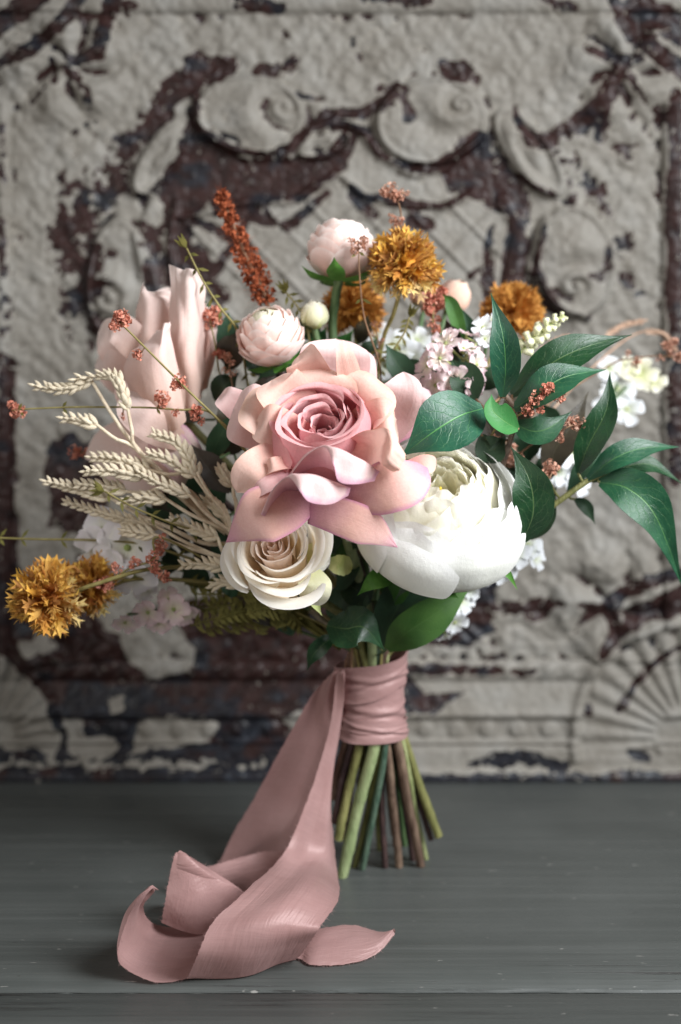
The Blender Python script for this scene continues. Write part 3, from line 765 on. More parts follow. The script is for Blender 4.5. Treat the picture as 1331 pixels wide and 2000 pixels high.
def build_ribbon():
    base = P(724, 1434, 0)
    t = Thing('silk_ribbon', 'dusty pink silk ribbon wound round the stems with trailing tails on the table', 'ribbon', base)
    # the wound bands
    def band(top, bot, R0, grow, seed, nm, ph):
        rng = random.Random(seed)
        nth, nh = 96, 26
        th = np.linspace(0, 2 * math.pi, nth + 1)
        w = [wob(rng, 4) for _ in range(4)]
        V = np.zeros((nh, nth + 1, 3))
        for j in range(nh):
            f = j / (nh - 1)
            for i, a in enumerate(th):
                tt = i / nth if i < nth else 0.0
                zt = top(a); zb = bot(a)
                z = zt * (1 - f) + zb * f
                cx = 723.5 + (z - 1290) * 0.02
                R = R0 * (1 - 0.05 * math.sin(math.pi * (z - 1270) / 170.0))
                cr = 0
                for (amp, sl, off, wd, k) in ((.0011, .95, .22, .075, 0), (.0007, -.50, .60, .060, 1), (.0009, 1.5, .85, .09, 2)):
                    d = (f - off - sl * (a / 6.283 - 0.55) - 0.05 * w[k](tt))
                    cr += amp * math.exp(-(d / wd) ** 2) - amp * .8 * math.exp(-((d - wd * 1.6) / wd) ** 2)
                R += cr + grow + .0005 * w[0](tt) + .00035 * w[3](tt * .7 + f * .5)
                ctr = P(cx, z, 0)
                V[j, i] = ctr + np.array((R * math.cos(a), R * math.sin(a) * 0.92, 0))
        me = grid_mesh(nm, V, SILK, 0.0004)
        return t.add(nm, me)
    fr = lambda a: math.cos(a)                                # +1 right side, -1 left side
    band(lambda a: 1392 + 10 * fr(a) + 3 * math.sin(2 * a), lambda a: 1437 - 1 * fr(a), 0.0204, 0.0007, 21, 'wrap_band', 2)
    band(lambda a: 1345 - 8 * fr(a), lambda a: 1420 - 2 * fr(a) + 4 * math.sin(a) * -1, 0.0204, 0.0, 3, 'wrap_band', 0)
    band(lambda a: 1287 - 15 * fr(a) - 3 * math.sin(2 * a), lambda a: 1352 - 20 * fr(a) + 3 * math.sin(3 * a), 0.0212, 0.0006, 8, 'wrap_band', 1)
    def add(nm, A, B, **k):
        V = strip(A, B, **k)
        o = t.add(nm, grid_mesh(nm, V, SILK, 0))
        rng = random.Random(len(nm)); out = []                 # loose threads along the torn edges
        for e, q in ((V[:, 0], V[:, 1]), (V[:, -1], V[:, -2])):
            L = np.linalg.norm(np.diff(e, axis=0), axis=1)
            for j in range(len(e) - 1):
                d0 = nrm(e[j] - q[j]); T = (e[j + 1] - e[j])
                for _ in range(int(L[j] / .00035) + 1):
                    p = e[j] + T * rng.random() - d0 * .0003
                    d = nrm(d0 + nrm(T) * rng.uniform(-.8, .8) + np.array([rng.uniform(-.5, .5) for _ in range(3)]))
                    w = nrm(T) * .00009; l = rng.uniform(.0005, .0012) if rng.random() < .85 else rng.uniform(.0015, .0035)
                    tip = p + d * l; tip[2] = max(tip[2], .0004)
                    out.append((np.array([p - w, p + w, tip]), [(0, 1, 2)]))
        t.add('frayed_edge', make_mesh('frayed_edge', *join_parts(out), None, False, (SILK,)), o, kind='stuff')
        return o
    # tail that hangs down behind
    A = [P(640, 1312, -.010), P(604, 1370, -.010), P(560, 1446, -.002), P(502, 1552, .010), P(455, 1630, .016), Q(428, 1690, .002)]
    B = [P(672, 1310, -.018), P(668, 1400, -.012), P(650, 1480, -.006), P(615, 1570, .0), P(575, 1640, .0), Q(548, 1690, .002)]
    add('back_tail', A, B, bow=-.006, seed=1, wrinkle=.0034)
    # its run along the table towards the loop
    A = [Q(560, 1662, .026), Q(520, 1664, .024), Q(470, 1676, .022), Q(410, 1692, .020), Q(352, 1700, .016)]
    B = [Q(548, 1716, .004), Q(505, 1742, .001), Q(462, 1738, .001), Q(420, 1740, .001), Q(350, 1745, .001)]
    add('table_run', A, B, bow=.003, seed=2)
    # standing cone-shaped fold
    A = [Q(420, 1692, .022), Q(372, 1668, .046), Q(344, 1664, .050), Q(334, 1700, .040), Q(318, 1803, .012)]
    B = [Q(500, 1752, .010), Q(482, 1744, .016), Q(462, 1765, .013), Q(440, 1790, .008), Q(424, 1801, .002)]
    A = [Q(352, 1663, .047), Q(341, 1672, .046), Q(333, 1710, .036), Q(324, 1760, .023), Q(317, 1802, .010)]
    B = [Q(372, 1672, .046), Q(478, 1744, .018), Q(472, 1762, .014), Q(448, 1790, .007), Q(424, 1803, .003)]
    add('cone_fold', A, B, bow=.009, seed=3, nv=50, wrinkle=.0012)
    # its far side, the ribbon turning back down
    A = [Q(350, 1663, .047), Q(385, 1682, .040), Q(430, 1710, .029), Q(478, 1744, .018)]
    B = [Q(330, 1740, .012), Q(372, 1760, .004), Q(420, 1770, .002), Q(470, 1770, .002)]
    add('cone_back', A, B, bow=-.004, seed=13, nv=30)
    # front tail: down from the wrap and over in a broad fold on the table
    A = [P(662, 1312, -.021), P(652, 1390, -.024), P(632, 1470, -.028), P(600, 1560, -.036), P(545, 1680, -.058), Q(480, 1745, .040), Q(418, 1800, .034), Q(392, 1858, .022), Q(372, 1905, .006), Q(362, 1914, .0012), Q(420, 1890, .001)]
    B = [P(672, 1312, -.020), P(660, 1430, -.019), P(648, 1510, -.020), P(650, 1600, -.024), P(661, 1700, -.034), Q(660, 1752, .034), Q(625, 1808, .030), Q(604, 1840, .018), Q(586, 1866, .006), Q(576, 1874, .0012), Q(610, 1850, .001)]
    add('front_tail', A, B, bow=.004, seed=4, wrinkle=.0032, nv=110, nu=25)
    # the run under the fold that curls up at the left in a loop with a torn tip
    A = [Q(500, 1880, .0012), Q(420, 1900, .0012), Q(352, 1915, .0012), Q(300, 1917, .002), Q(248, 1893, .008), Q(230, 1862, .018), Q(246, 1800, .034), Q(276, 1757, .044), Q(301, 1735, .048)]
    B = [Q(520, 1800, .0012), Q(440, 1812, .0012), Q(390, 1812, .0012), Q(340, 1812, .002), Q(306, 1806, .006), Q(289, 1793, .016), Q(284, 1772, .030), Q(290, 1752, .041), Q(302, 1736, .048)]
    add('loop', A, B, bow=.002, seed=5, nv=80, wrinkle=.0016)
    # loose end lying to the right with its pointed cut
    A = [Q(560, 1820, .0015), Q(606, 1816, .006), Q(645, 1811, .010), Q(690, 1808, .010), Q(735, 1819, .008), Q(773, 1822, .009)]
    B = [Q(545, 1872, .0015), Q(586, 1872, .0015), Q(610, 1884, .0015), Q(680, 1881, .0015), Q(735, 1863, .003), Q(772, 1824, .009)]
    add('loose_end', A, B, bow=-.003, seed=6, nv=50, wrinkle=.0012)
build_ribbon()

# ------------------------------------------------------------------ stems: every flower's stem runs through the wrap to its own cut end
def stem_mat(name, c1, c2, rough=0.55):
    return plain_mat(name, c1, c2, 190, rough, 0.35, 0.0012, 0.8, 0.0, (1, 1, .22))
SM = dict(
    green=stem_mat('stem_light_green', (0.17, 0.22, 0.095), (0.29, 0.34, 0.17)),
    olive=stem_mat('stem_olive', (0.11, 0.115, 0.035), (0.20, 0.19, 0.07)),
    teal=stem_mat('stem_blue_green', (0.035, 0.075, 0.050), (0.12, 0.17, 0.12), 0.4),
    brown=stem_mat('stem_brown', (0.07, 0.04, 0.028), (0.19, 0.13, 0.09)),
    dark=stem_mat('stem_dark_brown', (0.025, 0.013, 0.014), (0.07, 0.04, 0.035)),
    lime=stem_mat('stem_lime', (0.20, 0.23, 0.09), (0.33, 0.35, 0.17)),
    mid=stem_mat('stem_mid_green', (0.05, 0.10, 0.035), (0.11, 0.17, 0.07)))
# cut ends seen under the wrap: px, py, depth Y, radius in px, material, px where it leaves the wrap
ENDS = [(668, 1712, None, 12, 'green', 737, -.018), (661, 1640, -.006, 9, 'olive', 705, -.014), (694, 1693, None, 7, 'olive', 748, -.014), (708, 1698, None, 7, 'teal', 757, -.017),
        (740, 1660, None, 6, 'olive', 742, .006), (752, 1694, None, 7, 'dark', 744, -.008), (779, 1694, None, 8, 'brown', 756, -.016), (790, 1652, None, 7, 'mid', 768, -.002),
        (822, 1692, None, 9, 'brown', 777, -.012), (832, 1678, None, 6, 'lime', 788, -.008), (858, 1634, .012, 9, 'olive', 792, .002), (806, 1680, None, 6, 'dark', 770, -.006),
        (655, 1608, -.002, 8, 'dark', 690, -.008), (650, 1560, .006, 8, 'brown', 675, -.002), (676, 1640, .010, 7, 'dark', 700, .004), (720, 1640, .02, 7, 'mid', 722, .006),
        (842, 1640, .016, 6, 'dark', 782, .008), (700, 1600, .020, 7, 'olive', 712, .010), (770, 1630, .024, 7, 'brown', 750, .012)]
_end_used = [0]
def stem_path(head, via=None, end=None, seed=0):
    """centre line from the head through the binding to the cut end"""
    rng = random.Random(seed * 7 + 1)
    head = np.asarray(head, float)
    if end is not None:
        ex, ey, eY, er, em, wx_, wY = ENDS[end]
        E0 = Q(ex, ey, 0.0004 + 0.0) if eY is None else P(ex, ey, eY)
        w0 = P(727 + (wx_ - 727) * .92, 1436, wY * .80)
        ox, oy = (wx_ - 727) * .00030 * .8, wY * .7
    else:
        a = rng.uniform(0, 6.28); r = rng.uniform(0, .012)
        ox, oy = r * math.cos(a), r * math.sin(a)
        w0 = P(727, 1425, 0) + np.array((ox, oy, 0)); E0 = None
    w1 = P(724, 1350, 0) + np.array((ox * .6, oy * .5, 0))
    w2 = P(723, 1275, 0) + np.array((ox * .7, oy * .6, 0))
    lift = w2 + (head - w2) * np.array((.16, .16, .30))
    pts = [head] + [np.asarray(v) for v in (via or [])] + ([lift] if not via else []) + [w2, w1, w0]
    if E0 is not None:
        pts += [w0 * .5 + E0 * .5 + np.array((rng.uniform(-1, 1) * .0010, rng.uniform(-1, 1) * .0010, 0)), E0]
    return pts
def add_stem(t, head, r, mat, via=None, end=None, seed=0, name='stem'):
    pts = stem_path(head, via, end, seed)
    C = catmull(pts, 90)
    rr = np.full(90, r * .00030)
    if end is not None:
        er = ENDS[end][3] * .000295
        k = np.linspace(0, 1, 90)
        rr = rr * (1 - sstep(.35, .75, k)) + er * sstep(.35, .75, k)
        rng = random.Random(seed + 99)
        for _ in range(3):                                    # leaf joints
            c = rng.uniform(.78, .97); rr = rr * (1 + .13 * np.exp(-((k - c) / .008) ** 2))
            C = C + np.array((rng.uniform(-1, 1), rng.uniform(-1, 1), 0)) * .0004 * (sstep(c - .02, c + .02, k) * (1 - sstep(c + .02, c + .12, k)))[:, None]
        mat = SM[ENDS[end][4]]
        if ENDS[end][2] is None:
            C[-1, 2] = 0.0004
    V, F = tube_vf(C, rr, 10)
    V[:, 2] = np.maximum(V[:, 2], 0.0003)
    me = make_mesh(name, V, F, None, True, (mat,))
    for p in list(me.polygons)[-2:]: p.use_smooth = False       # flat cut ends
    for e in me.edges:
        if max(e.vertices) < 10 or min(e.vertices) >= len(V) - 10: e.use_edge_sharp = True
    return t.add(name, me)
# ------------------------------------------------------------------ materials of the flowers
M = dict(
    core=petal_mat('rose_core_petal', (0.44, 0.10, 0.16), (0.70, 0.30, 0.32), (0.79, 0.45, 0.45), (0.75, 0.40, 0.41), .90, .6, vein=.5),
    peach=petal_mat('rose_peach_petal', (0.66, 0.29, 0.28), (0.80, 0.49, 0.41), (0.86, 0.63, 0.54), (0.76, 0.47, 0.34), .92, .5),
    pale=petal_mat('rose_pale_petal', (0.70, 0.36, 0.35), (0.83, 0.56, 0.54), (0.87, 0.67, 0.65), None),
    lip=petal_mat('rose_rolled_petal', (0.40, 0.13, 0.21), (0.78, 0.47, 0.46), (0.89, 0.70, 0.68), (0.50, 0.20, 0.34), .93, .7),
    outer=petal_mat('rose_outer_petal', (0.50, 0.22, 0.30), (0.77, 0.45, 0.38), (0.82, 0.53, 0.50), (0.54, 0.20, 0.37), .82, .75, vein=.25),
    white=petal_mat('peony_white_petal', (0.84, 0.80, 0.46), (0.86, 0.86, 0.79), (0.89, 0.89, 0.875), None, trans=.30, vein=.3),
    cream=petal_mat('peony_cream_petal', (0.97, 0.92, 0.52), (0.97, 0.95, 0.80), (0.97, 0.96, 0.90), None, trans=.58, vein=.25),
    creamrose=petal_mat('cream_rose_petal', (0.97, 0.80, 0.56), (0.97, 0.89, 0.75), (0.96, 0.94, 0.88), (0.96, 0.94, 0.91), .9, .6, trans=.46, vein=.2),
    creamin=petal_mat('cream_rose_heart', (0.98, 0.80, 0.70), (0.98, 0.85, 0.76), (0.97, 0.87, 0.78), (0.97, 0.91, 0.85), .9, .6, trans=.55, vein=.2),
    creamgreen=petal_mat('cream_rose_guard_petal', (0.62, 0.66, 0.30), (0.82, 0.80, 0.62), (0.86, 0.84, 0.78), None, trans=.3),
    ran=petal_mat('ranunculus_petal', (0.86, 0.52, 0.45), (0.91, 0.68, 0.60), (0.93, 0.79, 0.74), (0.95, 0.87, 0.83), .88, .6, trans=.3, vein=.25),
    rangreen=petal_mat('ranunculus_green_petal', (0.60, 0.66, 0.32), (0.78, 0.78, 0.52), (0.84, 0.78, 0.66), None, trans=.3),
    blush=petal_mat('blush_rose_petal', (0.74, 0.52, 0.42), (0.84, 0.63, 0.57), (0.88, 0.73, 0.68), None, trans=.30, vein=.4),
    mauve=petal_mat('mauve_bud_petal', (0.66, 0.66, 0.48), (0.74, 0.58, 0.54), (0.66, 0.36, 0.46), (0.52, 0.22, 0.38), .85, .7),
    peachbud=petal_mat('peach_bud_petal', (0.84, 0.66, 0.48), (0.86, 0.55, 0.42), (0.86, 0.66, 0.54), None),
    lilac=petal_mat('stock_petal', (0.82, 0.80, 0.60), (0.86, 0.70, 0.70), (0.84, 0.66, 0.70), (0.78, 0.52, 0.60), .8, .6),
    palelilac=petal_mat('pale_lilac_petal', (0.86, 0.86, 0.72), (0.92, 0.90, 0.92), (0.92, 0.87, 0.92), None),
    whiteblue=petal_mat('white_blossom_petal', (0.72, 0.76, 0.55), (0.82, 0.84, 0.86), (0.84, 0.86, 0.90), None))
LEAF = leaf_mat('dark_waxy_leaf', (0.005, 0.040, 0.017), (0.011, 0.080, 0.030), (0.17, 0.36, 0.09))
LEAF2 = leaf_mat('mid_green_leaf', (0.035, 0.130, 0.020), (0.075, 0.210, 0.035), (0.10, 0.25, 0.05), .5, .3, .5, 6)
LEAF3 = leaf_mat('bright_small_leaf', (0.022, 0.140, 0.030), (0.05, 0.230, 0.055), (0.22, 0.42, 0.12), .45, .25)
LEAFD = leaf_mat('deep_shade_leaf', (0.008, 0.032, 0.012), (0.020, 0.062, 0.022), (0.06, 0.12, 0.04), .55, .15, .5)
LEAFB = leaf_mat('bronze_leaf', (0.020, 0.014, 0.008), (0.045, 0.034, 0.016), (0.08, 0.07, 0.03), .5, .15, .5)
SEPAL = plain_mat('green_sepal', (0.045, 0.150, 0.020), (0.11, 0.27, 0.05), 120, .55, .3, trans=.2)
SEPALP = plain_mat('pale_green_sepal', (0.35, 0.45, 0.14), (0.60, 0.62, 0.30), 120, .6, .3, trans=.25)
OCHRE = plain_mat('ochre_bract', (0.52, 0.23, 0.045), (0.70, 0.42, 0.13), 160, .65, .25, trans=.18, drift=.6, tipc=(0.74, 0.42, 0.09))
OCHREP = plain_mat('pale_ochre_bract', (0.70, 0.45, 0.15), (0.78, 0.60, 0.30), 160, .65, .25, trans=.18, drift=.6, tipc=(0.82, 0.62, 0.28))
OCHRED = plain_mat('deep_ochre_bract', (0.48, 0.17, 0.022), (0.64, 0.30, 0.06), 160, .65, .25, trans=.18, drift=.6, tipc=(0.74, 0.42, 0.09))
OCHREJ = plain_mat('far_ochre_bract', (0.44, 0.17, 0.03), (0.68, 0.36, 0.09), 160, .65, .25, trans=.18)
WHEAT = plain_mat('bleached_wheat', (0.78, 0.63, 0.43), (0.94, 0.86, 0.69), 260, .75, .2, .0008, .7)
WHEATD = plain_mat('bleached_wheat_stalk', (0.56, 0.44, 0.31), (0.80, 0.70, 0.54), 200, .75, .2, .0008, .7)
CORAL = plain_mat('coral_dried_floret', (0.50, 0.13, 0.08), (0.70, 0.36, 0.26), 400, .7, .3, trans=.2)
CORALP = plain_mat('faded_coral_floret', (0.42, 0.17, 0.10), (0.66, 0.42, 0.32), 400, .7, .3, trans=.2)
RUST = plain_mat('rust_spike', (0.20, 0.045, 0.018), (0.40, 0.11, 0.045), 300, .8, .2)
TWIG = plain_mat('olive_twig', (0.16, 0.13, 0.04), (0.28, 0.24, 0.09), 150, .6, .3)
TWIGB = plain_mat('brown_twig', (0.15, 0.08, 0.045), (0.27, 0.16, 0.09), 150, .6, .3)
FERN = plain_mat('olive_fern', (0.085, 0.080, 0.018), (0.19, 0.17, 0.045), 150, .7, .25, trans=.2)
YELLOW = plain_mat('stamen_yellow', (0.80, 0.58, 0.04), (0.88, 0.74, 0.15), 300, .6, .3)
CREAMBUD = plain_mat('cream_bell', (0.74, 0.74, 0.44), (0.84, 0.84, 0.64), 200, .6, .3, trans=.2)
DRYG = plain_mat('dry_grass', (0.36, 0.22, 0.15), (0.52, 0.36, 0.26), 200, .75, .2)

CAMP = np.array((0, CAM_Y, CAM_H))
def to_cam(p, up=0.0, side=0.0):
    return nrm(nrm(CAMP - p) + np.array((side, 0, up)))

def petal(t, mat, spine, hw, facing=(0, 0), name='petal', parent=None, thick=0, nu=13, nv=18, k=None, **kw):
    """free petal: spine in photo pixels + depth, half widths in pixels"""
    S = PP(spine); m = pxm(spine[len(spine) // 2][2])
    n = to_cam(S[len(S) // 2], *facing)
    V = free_sheet(S, np.asarray(hw, float) * m, n, nu=nu, nv=nv, **kw)
    return t.add(name, grid_mesh(name, V, M[mat] if isinstance(mat, str) else mat, thick), parent)

# ------------------------------------------------------------------ 1  the large dusty pink rose
def hero_rose():
    C = P(630, 868, -.092); ax = nrm((-.06, -.72, .69)); R = axes(ax)
    t = Thing('garden_rose', 'large dusty pink garden rose with rolled back peach petals, biggest bloom of the bouquet', 'rose', C + np.array((0, .05, -.03)))
    add_stem(t, C - ax * .024, 10, SM['green'], end=0, seed=1)
    m = pxm(-.10)
    # spiral heart: a deep eye, each whorl looser and set a little off centre
    k = 0
    rings = [(.0030, .0085, 2, 2.1), (.0060, .0155, 3, 1.75), (.0102, .0210, 3, 1.60), (.0150, .0250, 3, 1.55), (.0198, .0270, 3, 1.45), (.0232, .0250, 3, 1.25)]
    rng = random.Random(4)
    for q, (r, hgt, n, ha) in enumerate(rings):
        a0 = rng.uniform(0, 6.28)
        for i in range(n):
            a = a0 + i * 2 * math.pi / n + rng.uniform(-.3, .3)
            hh = hgt * rng.uniform(.86, 1.08)
            rr = r * rng.uniform(.9, 1.1)
            off = R @ np.array((rng.uniform(-.0016, .0016), rng.uniform(-.0012, .0016), 0)) * (q > 0)
            pr = [(rr * .35, -.016), (rr * .95, -.006), (rr * 1.12, hh * .42), (rr * 1.00, hh * .78), (rr * .92, hh * .94), (rr * 1.04 + .0006, hh)]
            V = rev_sheet(pr, a, ha, C + off, R, seed=k, tuck=rng.uniform(.10, .24), ruffle=.0018, top=.42, top_p=2.2, nu=21, nv=18, freq=4)
            t.add('petal', grid_mesh('petal', V, M['core'], 0)); k += 1
    # peach petals that open round the heart
    for a, hh, flare, rr, ha in ((1.75, .0185, .012, .0265, .85), (.70, .0175, .015, .027, .70), (2.80, .0175, .015, .027, .70)):
        pr = [(rr * .4, -.016), (rr * .95, -.008), (rr * 1.04, hh * .4), (rr * 1.08, hh * .75), (rr * 1.10 + flare * .4, hh * .98), (rr * 1.06 + flare, hh * .92)]
        V = rev_sheet(pr, a, ha, C, R, seed=60 + k, tuck=.05, ruffle=.0020, top=.34, top_p=2.2, nu=19, nv=18, freq=3)
        t.add('petal', grid_mesh('petal', V, M['peach'], 0)); k += 1
    # back petals, top
    petal(t, 'pale', [(648, 830, -.06), (652, 745, -.055), (655, 690, -.062), (657, 662, -.058)], [30, 66, 68, 40], (.1, 0), cup=.25, roll=(-.5, -.6), ruffle=.05, seed=1, tip=.70)
    petal(t, 'peach', [(625, 820, -.075), (612, 745, -.074), (596, 705, -.085), (588, 690, -.080)], [22, 42, 40, 24], (.15, -.1), cup=.35, roll=(-.7, .3), ruffle=.08, seed=2, tip=.72)
    petal(t, 'peach', [(690, 812, -.072), (686, 752, -.078), (675, 695, -.088), (671, 664, -.084)], [20, 26, 19, 9], (.1, .2), cup=.55, roll=(.2, -.6), fold=-.35, seed=3, tip=.9)
    petal(t, 'pale', [(682, 830, -.058), (700, 760, -.052), (704, 705, -.050), (700, 680, -.046)], [24, 36, 32, 20], (.1, .2), cup=-.2, seed=4, tip=.7)
    # upper left cream petals
    petal(t, 'peach', [(618, 822, -.088), (572, 780, -.092), (544, 756, -.100), (533, 742, -.090)], [26, 50, 50, 36], (.35, -.2), cup=.45, roll=(-.6, -.6), ruffle=.07, seed=5, tip=.62)
    petal(t, 'peach', [(610, 858, -.094), (560, 842, -.104), (520, 828, -.108), (500, 826, -.098)], [26, 40, 42, 30], (.2, -.2), cup=.40, roll=(-.5, -.5), ruffle=.08, seed=6, tip=.62)
    petal(t, 'pale', [(605, 850, -.074), (530, 828, -.076), (475, 806, -.084), (456, 800, -.070)], [34, 58, 62, 44], (.15, -.35), cup=.20, roll=(-.8, -.3), ruffle=.06, seed=7, tip=.66)
    petal(t, 'pale', [(540, 820, -.060), (480, 800, -.060), (442, 778, -.066), (432, 770, -.058)], [20, 34, 26, 14], (.1, -.4), cup=.5, roll=(.3, -.6), seed=8, tip=.7)
    # left lower
    petal(t, 'peach', [(600, 890, -.098), (545, 890, -.110), (492, 918, -.120), (464, 962, -.112)], [18, 32, 36, 24], (.25, -.25), cup=.55, roll=(.7, -.9), ruffle=.05, seed=9, tip=.70)
    petal(t, 'peach', [(600, 912, -.100), (560, 906, -.116), (532, 910, -.122), (519, 924, -.112)], [12, 16, 17, 12], (.5, 0), cup=.6, roll=(.4, -.5), seed=10, tip=.72)
    petal(t, 'lip', [(605, 925, -.102), (560, 934, -.118), (516, 952, -.124), (492, 972, -.116)], [14, 18, 18, 10], (.45, -.1), cup=.5, roll=(.5, .4), seed=11, tip=.75)
    # folded petals in front
    net = [[(566, 940, -.110), (565, 936, -.116), (564, 932, -.122), (565, 931, -.126), (566, 931, -.127)],
           [(592, 946, -.106), (588, 922, -.120), (592, 892, -.132), (597, 889, -.136), (599, 890, -.137)],
           [(626, 948, -.104), (620, 918, -.120), (624, 878, -.136), (630, 870, -.141), (634, 873, -.142)],
           [(664, 950, -.104), (650, 922, -.120), (642, 884, -.137), (648, 872, -.146), (652, 908, -.150)],
           [(690, 950, -.106), (676, 930, -.122), (660, 892, -.138), (668, 880, -.148), (662, 940, -.148)],
           [(716, 948, -.108), (706, 930, -.122), (698, 904, -.136), (702, 896, -.145), (696, 946, -.144)],
           [(742, 938, -.112), (741, 930, -.120), (740, 922, -.128), (742, 921, -.132), (732, 940, -.130)]]
    t.add('petal', grid_mesh('petal', np.swapaxes(patch_sheet(net, 20, 30, .0007), 0, 1), M['lip'], 0))
    net = [[(534, 1010, -.116), (526, 1010, -.122), (516, 1008, -.128), (510, 1005, -.131), (509, 1004, -.131)],
           [(556, 968, -.112), (550, 962, -.122), (540, 952, -.132), (534, 955, -.137), (534, 956, -.137)],
           [(586, 962, -.108), (578, 954, -.122), (566, 932, -.136), (562, 929, -.142), (564, 931, -.143)],
           [(606, 964, -.108), (596, 950, -.124), (580, 930, -.140), (582, 927, -.148), (588, 962, -.152)],
           [(634, 966, -.108), (622, 952, -.124), (608, 934, -.139), (614, 931, -.148), (606, 981, -.150)],
           [(660, 968, -.110), (652, 956, -.124), (646, 944, -.136), (650, 941, -.145), (645, 985, -.145)],
           [(684, 966, -.116), (684, 960, -.122), (684, 955, -.128), (686, 954, -.132), (680, 968, -.132)]]
    t.add('petal', grid_mesh('petal', np.swapaxes(patch_sheet(net, 20, 30, .0007), 0, 1), M['lip'], 0))
    net = [[(654, 879, -.112), (656, 880, -.113), (660, 884, -.114), (664, 890, -.112)],
           [(694, 848, -.118), (696, 862, -.114), (694, 884, -.114), (690, 906, -.108)],
           [(730, 839, -.126), (732, 862, -.119), (730, 890, -.118), (724, 916, -.112)],
           [(754, 836, -.137), (752, 856, -.138), (748, 880, -.136), (742, 906, -.126)],
           [(774, 858, -.140), (768, 876, -.147), (758, 896, -.147), (748, 908, -.140)],
           [(790, 888, -.132), (790, 902, -.137), (782, 916, -.138), (766, 921, -.132)]]
    t.add('petal', grid_mesh('petal', patch_sheet(net, 20, 26, .0007), M['peach'], 0))
    # right side
    petal(t, 'peach', [(668, 860, -.090), (716, 836, -.096), (756, 826, -.102), (774, 820, -.092)], [26, 46, 52, 38], (.2, .3), cup=.4, roll=(-.4, -.4), ruffle=.07, seed=14, tip=.62)
    petal(t, 'pale', [(705, 870, -.072), (762, 820, -.066), (788, 762, -.074), (789, 726, -.068)], [30, 46, 40, 16], (.1, .2), cup=.3, roll=(-.3, -.8), ruffle=.04, seed=15, tip=.72)
    petal(t, 'lip', [(740, 860, -.052), (800, 810, -.046), (826, 778, -.050), (838, 762, -.044)], [24, 40, 36, 20], (.1, .3), cup=-.2, seed=16, tip=.7)
    # lower petals lying over the peony and the cream rose
    petal(t, 'outer', [(672, 962, -.112), (725, 956, -.128), (785, 938, -.134), (836, 914, -.122)], [26, 52, 58, 48], (.15, .1), cup=-.18, roll=(-.2, -.25), ruffle=.03, seed=17, tip=.60, nv=24, nu=17)
    petal(t, 'outer', [(604, 998, -.116), (660, 1008, -.126), (725, 1034, -.130), (778, 1070, -.120)], [26, 38, 38, 26], (.0, .05), cup=-.15, roll=(-.2, -.2), ruffle=.03, seed=18, tip=.60, tip_p=1.5, nv=24, nu=17)
    petal(t, 'outer', [(610, 968, -.112), (560, 988, -.122), (500, 1012, -.128), (441, 1060, -.116)], [30, 52, 58, 38], (.05, -.1), cup=-.16, roll=(-.2, -.2), ruffle=.03, seed=19, tip=.60, tip_p=1.6, nv=24, nu=17)
    petal(t, 'peach', [(800, 912, -.112), (826, 906, -.112), (844, 908, -.110), (851, 916, -.106)], [14, 18, 18, 12], (.1, .2), cup=.2, seed=20, tip=.6)
    # green sepals under the bloom
    for sp in ([(640, 1000, -.055), (610, 1010, -.07), (585, 1020, -.075)], [(700, 1000, -.05), (720, 1030, -.06)]):
        petal(t, SEPAL, sp, [8, 9, 4], name='sepal', tip=.4, tip_p=1.5)
hero_rose()

